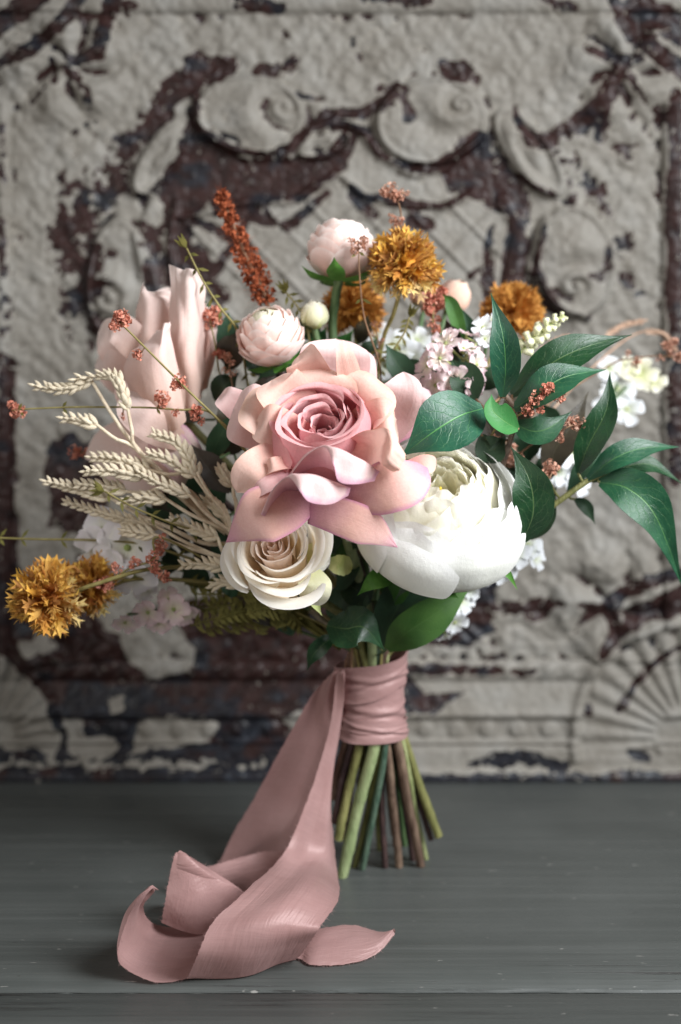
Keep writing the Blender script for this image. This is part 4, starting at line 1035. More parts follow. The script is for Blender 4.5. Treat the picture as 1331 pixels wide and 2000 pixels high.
# ------------------------------------------------------------------ 2  the white peony
def peony():
    C = P(848, 1016, -.062); ax = nrm((.10, -.66, .75)); R = axes(ax)
    t = Thing('peony', 'full white peony with ruffled creamy heart below the waxy dark leaves', 'peony', C - ax * .03)
    add_stem(t, C - ax * .026, 9, SM['mid'], end=3, seed=2)
    rng = random.Random(11); k = 0
    # bowl of broad guard petals
    for n, r0, hgt, a0, lean in ((5, .0475, .0225, .15, -.001), (5, .0455, .0260, .75, -.003), (6, .0425, .0285, .1, -.005)):
        for i in range(n):
            a = a0 + i * 2 * math.pi / n + rng.uniform(-.12, .12)
            hh = hgt * rng.uniform(.93, 1.08); r = r0 * rng.uniform(.97, 1.03)
            pr = [(.004, -.0240), (r * .62, -.0205), (r * .96, -.008), (r * 1.0, hh * .35), (r * .95 + lean, hh * .75), (r * .86 + lean, hh)]
            V = rev_sheet(pr, a, .80, C, R, seed=k, tuck=.075, ruffle=.0026, top=.34, top_p=2.3, nu=23, nv=20, lobes=.02)
            t.add('petal', grid_mesh('petal', V, M['white'], 0)); k += 1
    # crowded, notched inner petals that close over the heart in layers
    for ring, (n, r0, hgt, close) in enumerate(((7, .0390, .0300, .70), (7, .0345, .0335, .62), (7, .0290, .0355, .55), (6, .0230, .0360, .52), (5, .0165, .0345, .58), (4, .0100, .0310, .80))):
        for i in range(n):
            a = i * 2 * math.pi / n + ring * .4 + rng.uniform(-.25, .25)
            if 1 < ring < 4 and 3.55 < (a % 6.283) < 4.15: continue                    # the gap at the left where the yellow base shows
            hh = hgt * rng.uniform(.86, 1.10); r = r0 * rng.uniform(.92, 1.08); c = close * rng.uniform(.88, 1.16)
            pr = [(r * .70, -.018), (r * .92, -.006), (r * 1.0, hh * .35), (r * (.45 + .55 * c), hh * .80), (r * c, hh)]
            off = R @ np.array((rng.uniform(-.0015, .0015), rng.uniform(-.0015, .0015), 0))
            V = rev_sheet(pr, a, .66 + .08 * ring, C + off, R, seed=100 + k, tuck=rng.uniform(.02, .14), ruffle=.0030, top=.30, top_p=2.0, nu=27, nv=16, freq=5, lobes=.03)
            t.add('petal', grid_mesh('petal', V, M['cream'], 0)); k += 1
    # stamens
    V = []
    for i in range(10):
        a = rng.uniform(0, 6.28); r = rng.uniform(0, .0032)
        b = np.array((r * math.cos(a), r * math.sin(a), -.004)); e = b * np.array((1.5, 1.5, 1)) + np.array((0, 0, rng.uniform(.0230, .0260)))
        v, f = tube_vf(np.array([b, (b + e) / 2, e]) @ R.T + C, [.0004, .0004, .0009], 5); V.append((v, f))
    t.add('stamens', make_mesh('stamens', *join_parts(V), None, True, (YELLOW,)), kind='stuff')
    petal(t, SEPAL, [(775, 1120, -.062), (732, 1134, -.078), (697, 1164, -.072)], [16, 22, 8], (.2, 0), name='sepal', cup=.3, tip=.35, tip_p=1.4, seed=3)
    petal(t, SEPAL, [(835, 1128, -.07), (868, 1150, -.082), (897, 1169, -.076)], [20, 22, 6], (.2, 0), name='sepal', cup=.3, tip=.4, tip_p=1.4, seed=4)
    petal(t, SEPAL, [(958, 1102, -.062), (990, 1118, -.066), (1012, 1153, -.062)], [10, 8, 4], (.1, 0), name='sepal', cup=.4, tip=.5, tip_p=1.4, seed=5)
peony()

# ------------------------------------------------------------------ 3  the cream rose
def cream_rose():
    C = P(546, 1098, -.088); ax = nrm((-.10, -.84, .53)); R = axes(ax)
    t = Thing('cream_rose', 'cream rose with peach heart tucked under the large pink rose', 'rose', C - ax * .02)
    add_stem(t, C - ax * .020, 8, SM['green'], end=2, seed=3)
    rng = random.Random(21); k = 0
    whorls = ((.0024, .0165, 2, 'creamin', 0, 2.0), (.0058, .0195, 3, 'creamin', .0006, 1.6), (.0098, .0205, 3, 'creamin', .0012, 1.5), (.0140, .0200, 3, 'creamrose', .0022, 1.4),
              (.0182, .0180, 4, 'creamrose', .0034, 1.15), (.0218, .0145, 4, 'creamrose', .0050, 1.05), (.0242, .0095, 4, 'creamrose', .0066, .95))
    for q, (r, hgt, n, mt, fl, ha) in enumerate(whorls):
        a0 = rng.uniform(0, 6.28)
        cc = C + R @ np.array((-.0028, .0040, 0)) * (1 - q / 6)              # the heart sits towards the upper left
        for i in range(n):
            a = a0 + i * 2 * math.pi / n + rng.uniform(-.25, .25)
            hh = hgt * .95 * rng.uniform(.90, 1.06); rr = r * .92 * rng.uniform(.93, 1.06)
            pr = [(rr * .3, -.018), (rr * .80, -.010), (rr * .98, hh * .35), (rr * 1.0 + fl * .1, hh * .78), (rr * 1.02 + fl * .6, hh * .98), (rr * 1.02 + fl * 1.15, hh * .98)]
            V = rev_sheet(pr, a, ha, cc, R, seed=300 + k, tuck=rng.uniform(.12, .24), ruffle=.0013, top=.30, top_p=2.4, nu=19, nv=18)
            t.add('petal', grid_mesh('petal', V, M[mt], 0)); k += 1
    # loose guard petals
    petal(t, 'creamgreen', [(600, 1110, -.080), (615, 1140, -.094), (608, 1170, -.092), (602, 1180, -.086)], [22, 34, 30, 18], (0, .2), cup=-.2, ruffle=.14, seed=5, tip=.7)
    petal(t, 'creamrose', [(540, 1120, -.084), (530, 1150, -.096), (518, 1166, -.096), (512, 1172, -.090)], [30, 40, 34, 20], (.1, 0), cup=-.2, ruffle=.16, seed=6, tip=.7)
    petal(t, 'creamgreen', [(600, 1090, -.078), (630, 1090, -.078), (644, 1100, -.072)], [26, 36, 24], (0, .4), cup=-.2, ruffle=.12, seed=7, tip=.6)
    petal(t, 'creamrose', [(510, 1090, -.078), (462, 1088, -.076), (440, 1080, -.068)], [26, 36, 26], (0, -.4), cup=-.2, ruffle=.1, seed=8, tip=.6)
    petal(t, SEPALP, [(605, 1160, -.080), (618, 1182, -.084), (630, 1204, -.080)], [10, 9, 3], name='sepal', cup=.4, tip=.4, tip_p=1.4, seed=9)
    petal(t, SEPALP, [(645, 1100, -.070), (668, 1104, -.074), (688, 1110, -.070)], [12, 21, 12], (0, .1), name='sepal', ruffle=.12, serr=.06, seed=10, tip=.7)
cream_rose()

# ------------------------------------------------------------------ ranunculus
def ranunculus(label, cx, cy, Y, rpx, ax, end, seed, green_heart=False, stem_r=8, sepal_spots=(), via=None, grp=None):
    C = P(cx, cy, Y); ax = nrm(ax); R = axes(ax); r = rpx * pxm(Y)
    t = Thing('ranunculus', label, 'ranunculus', C - ax * r)
    add_stem(t, C - ax * r * .9, stem_r, SM['green'], end=end, seed=seed, via=via)
    rng = random.Random(seed); k = 0
    for ring, (n, pol, sz) in enumerate(((6, 2.25, .72), (7, 1.98, .62), (8, 1.72, .54), (8, 1.46, .50), (8, 1.20, .46), (7, .95, .44), (6, .68, .44), (5, .42, .44), (3, .22, .40))):
        for i in range(n):
            a = (i + .5 * (ring % 2)) * 2 * math.pi / n + rng.uniform(-.15, .15)
            top = pol - sz * .62 + rng.uniform(-.06, .06); bot = min(3.0, pol + sz * .9)
            rr = r * (.96 - .034 * ring + rng.uniform(-.012, .012))
            ths = np.linspace(bot, top, 6)
            out = 1 + rng.uniform(.07, .13) * np.linspace(0, 1, 6) ** 2.5
            pr = [(rr * math.sin(th) * o, rr * .96 * math.cos(th) * o) for th, o in zip(ths, out)]
            ha = min(1.6, sz * 1.02 / max(.25, math.sin(max(.25, (top + pol) / 2))))
            mt = M['rangreen'] if green_heart and ring >= 7 else M['ran']
            V = rev_sheet(pr, a, ha, C, R, seed=seed * 50 + k, tuck=.03, ruffle=r * .035, top=.50, top_p=2.0, nu=11, nv=11, ha0=.6)
            t.add('petal', grid_mesh('petal', V, mt, 0)); k += 1
    for s in range(5):
        a = s * 1.257 + .4
        pts = [C + R @ np.array((r * .15 * math.cos(a), r * .15 * math.sin(a), -r * 1.0)), C + R @ np.array((r * .75 * math.cos(a), r * .75 * math.sin(a), -r * .92)),
               C + R @ np.array((r * 1.10 * math.cos(a), r * 1.10 * math.sin(a), -r * .62))]
        V = free_sheet(np.array(pts), np.array((.20, .26, .10)) * r, -ax, cup=-.3, tip=.5, tip_p=1.5, nu=9, nv=10, seed=s)
        t.add('sepal', grid_mesh('sepal', V, SEPAL, 0))
    return t
ranunculus('blush ranunculus with pale green heart nestled behind the large pink rose', 527, 652, -.030, 67, (-.22, -.42, .88), 5, 31, True)
ranunculus('blush ranunculus standing tall on a bare green stem beside the rust spike', 667, 484, -.005, 69, (.06, .25, .96), 7, 32, False, 9, via=[P(655, 590, -.004), P(652, 680, 0), P(690, 1000, .005)])

def bud(name, label, cat, cx, cy, Y, rpx, ax, mat, seed, stem_r=6, end=None, n=5, sep=SEPAL, elong=1.15):
    C = P(cx, cy, Y); ax = nrm(ax); R = axes(ax); r = rpx * pxm(Y)
    t = Thing(name, label, cat, C - ax * r)
    add_stem(t, C - ax * r * elong * .95, stem_r, SM['mid'], end=end, seed=seed)
    rng = random.Random(seed)
    for ring, q in enumerate((.62, .80, .95)):
        for i in range(n if ring else 3):
            a = i * 2 * math.pi / (n if ring else 3) + ring + rng.uniform(-.2, .2)
            pr = [(r * .1, -r * elong), (r * q * .85, -r * elong * .6), (r * q * 1.04, 0), (r * q * .8, r * elong * .62), (r * q * .42, r * elong * (1.04 - .08 * ring))]
            V = rev_sheet(pr, a, 1.15, C, R, seed=seed * 9 + i + ring * 7, tuck=.10, ruffle=r * .03, top=.2, nu=13, nv=12)
            t.add('petal', grid_mesh('petal', V, mat, 0))
    for s in range(4):
        a = s * 1.57 + .3
        pr = [(r * .12, -r * elong * 1.05), (r * .75, -r * elong * .75), (r * 1.02, -r * .15)]
        V = rev_sheet(pr, a, .42, C, R, seed=s, top=.5, top_p=1.3, nu=9, nv=8)
        t.add('sepal', grid_mesh('sepal', V, sep, 0))
    return t
bud('ranunculus_bud', 'round pale green ranunculus bud between the two blush ranunculus', 'flower bud', 614, 615, -.012, 27, (.0, -.2, .95), M['rangreen'], 41, 7, None, 5, SEPALP, 1.0)
bud('rose_bud', 'small peach rose bud behind the ochre thistle head', 'flower bud', 888, 580, .045, 31, (.5, -.1, .85), M['peachbud'], 42, 5, None, 5, SEPAL, 1.1)
bud('rose_bud', 'small peach rose bud half hidden beside the coral florets', 'flower bud', 826, 572, .05, 27, (-.1, -.1, .95), M['peachbud'], 46, 5, None, 5, SEPAL, 1.1)

# ------------------------------------------------------------------ the tall blush rose at the back left
def blush_rose():
    C = P(318, 690, .005)
    t = Thing('blush_rose', 'pale blush rose with tall pointed petals above the wheat ears', 'rose', C)
    add_stem(t, P(335, 790, .012), 8, SM['olive'], end=1, seed=5)
    Y = -.005
    for net in ([[(338, 800, -.010), (352, 806, -.020), (375, 800, -.020), (392, 780, -.008)], [(330, 720, -.012), (350, 722, -.028), (378, 718, -.026), (400, 700, -.008)], [(332, 640, -.012), (350, 642, -.032), (382, 636, -.028), (404, 630, -.006)],
                 [(334, 570, -.010), (346, 560, -.026), (376, 570, -.030), (402, 588, -.012)], [(335, 516, -.006), (344, 522, -.016), (372, 528, -.024), (398, 548, -.018)]],
                [[(262, 780, 0), (290, 790, -.012), (322, 788, -.012), (340, 770, 0)], [(255, 700, 0), (285, 700, -.018), (318, 695, -.016), (336, 680, -.004)], [(265, 630, 0), (285, 625, -.016), (312, 620, -.014), (334, 615, -.004)],
                 [(273, 580, 0), (284, 575, -.012), (306, 578, -.010), (332, 586, -.002)], [(276, 548, 0), (284, 560, -.008), (302, 568, -.008), (332, 572, 0)]],
                [[(300, 838, -.030), (322, 845, -.040), (345, 840, -.040), (362, 820, -.030)], [(262, 770, -.030), (295, 780, -.046), (330, 770, -.046), (350, 740, -.032)], [(245, 720, -.028), (280, 715, -.046), (315, 700, -.050), (338, 680, -.034)],
                 [(258, 690, -.024), (290, 672, -.040), (315, 660, -.046), (335, 640, -.034)], [(300, 655, -.020), (312, 645, -.030), (322, 638, -.036), (332, 632, -.032)]],
                [[(392, 780, -.004), (398, 760, -.004), (402, 740, 0)], [(400, 700, -.008), (412, 690, -.010), (420, 680, 0)], [(404, 640, -.006), (418, 640, -.008), (424, 640, 0)], [(400, 590, -.010), (408, 600, -.006), (414, 606, 0)]]):
        t.add('petal', grid_mesh('petal', patch_sheet(net, 20, 28, .0020), M['blush'], 0))
    petal(t, 'blush', [(312, 770, .02), (245, 690, .012), (210, 655, .012), (192, 650, .02)], [30, 44, 36, 22], (.15, -.3), cup=.3, roll=(-.5, -.3), ruffle=.05, seed=5, tip=.7)
    petal(t, 'blush', [(320, 790, .018), (250, 740, .010), (210, 712, .008), (190, 702, .016)], [28, 40, 32, 18], (.1, -.2), cup=.35, roll=(-.5, -.5), ruffle=.05, seed=6, tip=.7)
    petal(t, 'blush', [(345, 820, .0), (290, 800, -.01), (262, 770, -.012), (250, 740, -.004)], [26, 44, 40, 22], (.2, -.1), cup=.4, roll=(-.5, -.3), ruffle=.06, seed=7, tip=.7)
    petal(t, 'blush', [(330, 830, .0), (270, 850, -.002), (210, 870, .0), (166, 896, .006)], [26, 44, 40, 16], (.15, -.1), cup=-.3, roll=(-.3, -.3), ruffle=.04, seed=8, tip=.75)
    petal(t, 'blush', [(345, 850, .01), (270, 900, .008), (215, 905, .010), (180, 900, .016)], [26, 42, 36, 16], (.1, -.1), cup=-.3, roll=(-.3, -.3), ruffle=.04, seed=9, tip=.75)
    petal(t, 'blush', [(350, 790, .0), (385, 720, -.004), (395, 650, -.002), (390, 600, .004)], [20, 30, 26, 12], (.05, .3), cup=.4, seed=10, tip=.50, tip_p=1.9, fold=.12)
    petal(t, 'blush', [(345, 800, .03), (330, 680, .03), (325, 600, .03), (330, 560, .034)], [30, 50, 46, 20], (.05, 0), cup=.4, seed=11, tip=.50, tip_p=1.9, fold=.12)
    petal(t, 'blush', [(352, 862, -.028), (305, 832, -.046), (264, 798, -.046), (246, 764, -.034)], [20, 38, 38, 22], (.15, -.1), cup=.25, roll=(-.5, -.4), ruffle=.10, seed=21, tip=.6)
    petal(t, 'blush', [(300, 720, .0), (262, 668, -.012), (232, 640, -.012), (214, 632, -.002)], [20, 34, 32, 18], (.2, -.3), cup=.35, roll=(-.5, -.5), ruffle=.08, seed=22, tip=.6)
    petal(t, LEAFB, [(372, 800, .01), (400, 690, .004), (392, 600, .012)], [10, 18, 5], name='sepal', cup=.3, tip=.5, tip_p=1.4, seed=12)
    petal(t, SEPAL, [(380, 760, -.012), (376, 730, -.022), (382, 706, -.022)], [8, 15, 5], name='sepal', cup=.3, tip=.4, tip_p=1.4, seed=13)
blush_rose()
def mauve_rose():
    t = Thing('mauve_rose_bud', 'half open mauve and pale green rose bud behind the wheat ears', 'rose', P(335, 890, .0))
    add_stem(t, P(370, 920, .0), 7, SM['olive'], end=12, seed=6)
    petal(t, 'mauve', [(395, 930, -.012), (350, 890, -.028), (318, 860, -.030), (300, 848, -.022)], [20, 34, 34, 18], (.1, 0), cup=.4, roll=(-.4, -.4), seed=1, tip=.7)
    petal(t, 'mauve', [(400, 940, -.008), (370, 890, -.022), (345, 850, -.024), (325, 826, -.018)], [18, 30, 28, 12], (.1, .2), cup=.4, roll=(-.2, -.6), seed=2, tip=.7)
    petal(t, 'mauve', [(396, 950, -.012), (370, 930, -.026), (350, 920, -.030), (335, 905, -.024)], [16, 28, 28, 14], (0, .1), cup=.2, roll=(-.4, -.3), seed=3, tip=.7)
    petal(t, 'blush', [(385, 930, .004), (310, 880, -.006), (270, 860, -.004), (248, 862, .004)], [20, 40, 38, 20], (.1, 0), cup=.4, seed=4, tip=.7)
    petal(t, 'blush', [(385, 940, .0), (320, 930, -.010), (275, 935, -.010), (240, 950, -.002)], [18, 32, 32, 16], (.0, 0), cup=-.2, seed=5, tip=.7)
mauve_rose()
# ------------------------------------------------------------------ ochre thistle heads
def bract_mesh(nm, mat, L, W, seed):
    """toothed, keeled bract growing along +Z"""
    rng = random.Random(seed)
    pts = [(0, 0)]; rows = []
    zs = np.linspace(0, 1, 6)
    prof = [.35, .75, .95, .62, .50, .0]
    V = []; F = []
    for z, w in zip(zs, prof):
        b = .25 * L * z ** 2 * rng.uniform(-.4, 1)
        V += [(-w * W, b + .35 * w * W, z * L), (0, b, z * L * 1.0), (w * W, b + .35 * w * W, z * L)]
    for j in range(5):
        a = j * 3
        F += [(a, a + 1, a + 4, a + 3), (a + 1, a + 2, a + 5, a + 4)]
    n = len(V)
    for sgn in (-1, 1):                                    # side teeth
        for z, ln in ((.45, .9), (.68, .7)):
            V += [(sgn * W * .55, .2 * W, z * L), (sgn * W * .45, .15 * W, (z + .16) * L), (sgn * W * (1.0 + ln), .6 * W, (z + .26) * L)]
            F.append((n, n + 1, n + 2)); n += 3
    return make_mesh(nm, np.array(V), F, None, False, (mat,))
BR = {}
def bracts(mat, tag):
    if tag not in BR:
        BR[tag] = [bract_mesh('bract', mat, 1.0, .15, s) for s in range(4)]
    return BR[tag]
def dir_matrix(p, d, s, roll):
    q = Vector(tuple(d)).to_track_quat('Z', 'Y').to_matrix().to_4x4()
    return Matrix.Translation(tuple(p)) @ q @ Matrix.Rotation(roll, 4, 'Z') @ Matrix.Diagonal((s, s, s, 1))
def thistle(label, cx, cy, Y, rpx, ax, seed, n=190, end=None, via=None, single=True, pale=True, mats=None):
    C = P(cx, cy, Y); ax = nrm(ax); R = axes(ax); r = rpx * pxm(Y)
    t = Thing('ochre_thistle', label, 'thistle', C - ax * r * .6)
    add_stem(t, C - ax * r * .35, 4, TWIG if end is None else SM['olive'], end=end, seed=seed, via=via)
    t.o['group'] = 'ochre thistle heads'
    rng = random.Random(seed)
    V = []
    v, f = tube_vf(np.array([C - ax * r * .55, C - ax * r * .30, C, C + ax * r * .25, C + ax * r * .36]), [r * .12, r * .34, r * .46, r * .32, .0002], 12)
    t.add('receptacle', make_mesh('receptacle', v, f, None, True, (OCHRED,)))
    joined = []
    for i in range(n):
        f = (i + .5) / n
        cz = 1 - 1.72 * f                                   # +1 top .. down past the equator
        ph = i * 2.39996 + rng.uniform(-.2, .2)
        sz = math.sqrt(max(0, 1 - cz * cz))
        d = R @ np.array((sz * math.cos(ph), sz * math.sin(ph), cz))
        d = nrm(d + np.array([rng.uniform(-.22, .22) for _ in range(3)]))
        base = C + d * r * .30
        L = r * rng.uniform(.66, .96)
        low = cz < -.42
        if low: L *= .95
        tag = ('pale', OCHREP) if (low and pale) else (('mid', OCHRE) if rng.random() < .6 else ('deep', OCHRED))
        if mats: tag = mats
        me = bracts(tag[1], tag[0])[i % 4]
        Mx = dir_matrix(base, d, L, rng.uniform(0, 6.28))
        if single: t.inst('bract', me, Mx)
        else:
            co = np.empty(len(me.vertices) * 3); me.vertices.foreach_get('co', co); co = co.reshape(-1, 3)
            A = np.array(Mx); co = co @ A[:3, :3].T + A[:3, 3]
            joined.append((co, [tuple(p.vertices) for p in me.polygons]))
    if joined:
        me = make_mesh('bracts', *join_parts(joined), None, False, (OCHREJ,))
        t.add('bracts', me, kind='stuff')
    return t
thistle('ochre thistle head with pale lower bracts on a bent stem beside the tall ranunculus', 789, 522, -.022, 67, (.02, -.25, .95), 51, 230, None, [P(770, 610, -.012), P(742, 700, 0), P(715, 1000, .005)])
thistle('round ochre thistle head at the end of the low spray, over the dark moulding', 96, 1168, -.062, 72, (-.75, -.50, .05), 52, 190, None, [P(190, 1140, -.066), P(310, 1110, -.055), P(480, 1120, -.01), P(640, 1220, 0)])
thistle('smaller ochre thistle head tucked against the white blossoms', 186, 1142, -.036, 58, (-.55, -.2, .30), 53, 170, None, [P(280, 1130, -.034), P(460, 1150, -.01), P(640, 1230, 0)])
thistle('blurred ochre thistle head behind the tall ranunculus stem', 690, 606, .035, 58, (-.1, -.1, .95), 54, 190, None, None, False)
thistle('blurred ochre thistle head behind the upright waxy leaf', 1000, 612, .055, 58, (.15, -.3, .9), 55, 190, None, None, False)

# ------------------------------------------------------------------ bleached wheat
def grain_mesh():
    V = []; n = 6
    for z, w in ((0, .08), (.2, .22), (.5, .26), (.8, .16), (1.0, .02)):
        for k in range(n):
            a = k * 2 * math.pi / n
            V.append((w * math.cos(a), w * .75 * math.sin(a) + .12 * z * z, z))
    F = list(grid_faces(5, n, True)) + [tuple(range(n - 1, -1, -1)), tuple(range(4 * n, 5 * n))]
    return make_mesh('grain', np.array(V), F, None, True, (WHEAT,))
GRAIN = grain_mesh()
def wheat():
    root = P(470, 1060, -.03)
    t = Thing('wheat_spray', 'bleached cream wheat ears fanning out left of the large pink rose', 'wheat', root)
    add_stem(t, root, 5, WHEATD, via=[P(560, 1150, -.02), P(660, 1240, 0)], seed=61)
    # ear: from its foot (end of the stalk) to its tip; stalk joins at a fork
    E = [([(178, 742, -.058), (125, 760, -.056), (66, 754, -.052)], (262, 868, -.058)), ([(250, 800, -.062), (232, 748, -.064), (205, 734, -.062), (140, 742, -.058)], (270, 880, -.06)),
         ([(192, 832, -.060), (158, 822, -.058), (122, 816, -.055)], (268, 878, -.060)), ([(388, 928, -.066), (350, 868, -.064), (300, 848, -.060)], (438, 1000, -.060)),
         ([(292, 918, -.060), (235, 898, -.058), (176, 893, -.054)], (380, 928, -.058)), ([(380, 930, -.066), (330, 898, -.066), (290, 886, -.064)], (440, 995, -.060)),
         ([(280, 930, -.064), (220, 920, -.062), (164, 921, -.058)], (372, 960, -.060)), ([(372, 968, -.068), (320, 948, -.068), (272, 922, -.066)], (436, 1028, -.060)),
         ([(246, 960, -.056), (200, 950, -.054), (150, 946, -.052)], (330, 956, -.058)), ([(215, 972, -.050), (150, 955, -.048), (88, 940, -.044)], (330, 1030, -.05)),
         ([(325, 975, -.064), (280, 974, -.064), (236, 984, -.060)], (430, 1030, -.058)), ([(310, 1030, -.046), (220, 1008, -.044), (124, 978, -.040)], (440, 1090, -.05)),
         ([(425, 1050, -.058), (380, 1032, -.060), (332, 1012, -.058)], (445, 1090, -.05)), ([(305, 1045, -.050), (265, 1040, -.050), (240, 1036, -.048)], (440, 1088, -.05)),
         ([(440, 1108, -.060), (400, 1102, -.060), (355, 1104, -.058)], (455, 1108, -.05)), ([(455, 950, -.052), (440, 930, -.054), (430, 915, -.052)], (462, 985, -.05)), ([(470, 1140, -.05), (440, 1136, -.052), (415, 1146, -.05)], (490, 1140, -.04)),
         ([(440, 1010, -.05), (420, 990, -.052), (400, 975, -.05)], (452, 1040, -.05))]
    forks = {}
    rng = random.Random(7)
    for idx, (ear, fk) in enumerate(E):
        S = catmull(PP(ear), 40)
        foot = S[0]; F0 = P(*fk)
        sp_pts = [S[3], foot, foot * .55 + F0 * .45 + np.array((0, -.002, -.001)), F0]
        late = [F0 * .5 + root * .5 + np.array((0, -.003, rng.uniform(-.006, .004))), root]
        v, f = tube_vf(catmull(np.array([S[-1]] + [S[20]] + sp_pts + late), 40), np.linspace(.0006, .0014, 40), 7)
        stalk = t.add('ear', make_mesh('ear', v, f, None, True, (WHEATD,)))
        ln = np.sum(np.linalg.norm(np.diff(S, axis=0), axis=1))
        n = max(10, int(ln / .0021)); side = to_cam(S[20])
        for i in range(n):
            k = min(38, int((i + .3) / n * 39)); T = nrm(S[k + 1] - S[k]); B = nrm(np.cross(T, side)); fr = i / n
            for sg in ((1, -1) if i % 2 == 0 else (0,)):
                d = nrm(T * 1.0 + B * sg * .50 + side * (.35 if sg == 0 else .05) + np.array([rng.uniform(-.1, .1) for _ in range(3)]))
                s = (.0080 - .0032 * fr) * rng.uniform(.88, 1.1)
                t.inst('grain', GRAIN, dir_matrix(S[k] + B * sg * .0006, d, s, rng.uniform(-.4, .4)), stalk).matrix_parent_inverse = Matrix.Identity(4)
wheat()

# ------------------------------------------------------------------ small dried sprays
def fleck_cluster(centers, size, n, rng, flat=.5):
    """crumpled little florets packed round the given points"""
    out = []
    for c, R0 in centers:
        for _ in range(n):
            d = nrm([rng.gauss(0, 1) for _ in range(3)]); p = c + d * R0 * rng.random() ** .5
            a = nrm([rng.gauss(0, 1) for _ in range(3)]); b = nrm(np.cross(a, d + .01)); a = np.cross(d, b)
            s = size * rng.uniform(.6, 1.3)
            q = [p, p + (a + d * flat) * s, p + (a * .4 + b * .9 + d) * s * .8, p + (b - a * .2 + d * .4) * s, p + (-a + b * .2 + d * .6) * s * .8]
            out.append((np.array(q), [(0, 1, 2), (0, 2, 3), (0, 3, 4)]))
    return join_parts(out)
def leaflet_sprigs(curve, L, W, step, rng, spread=.9):
    out = []
    m = len(curve)
    for k in range(1, m - 1, step):
        T = nrm(curve[k + 1] - curve[k])
        for sg in (1, -1):
            s = to_cam(curve[k]); B = nrm(np.cross(T, s)) * sg
            d = nrm(T * .7 + B * spread + s * rng.uniform(-.5, .5)); w = nrm(np.cross(d, s)) * W; l = L * rng.uniform(.7, 1.2); p = curve[k]
            out.append((np.array([p, p + d * l * .5 + w, p + d * l, p + d * l * .5 - w]), [(0, 1, 2, 3)]))
    return join_parts(out)
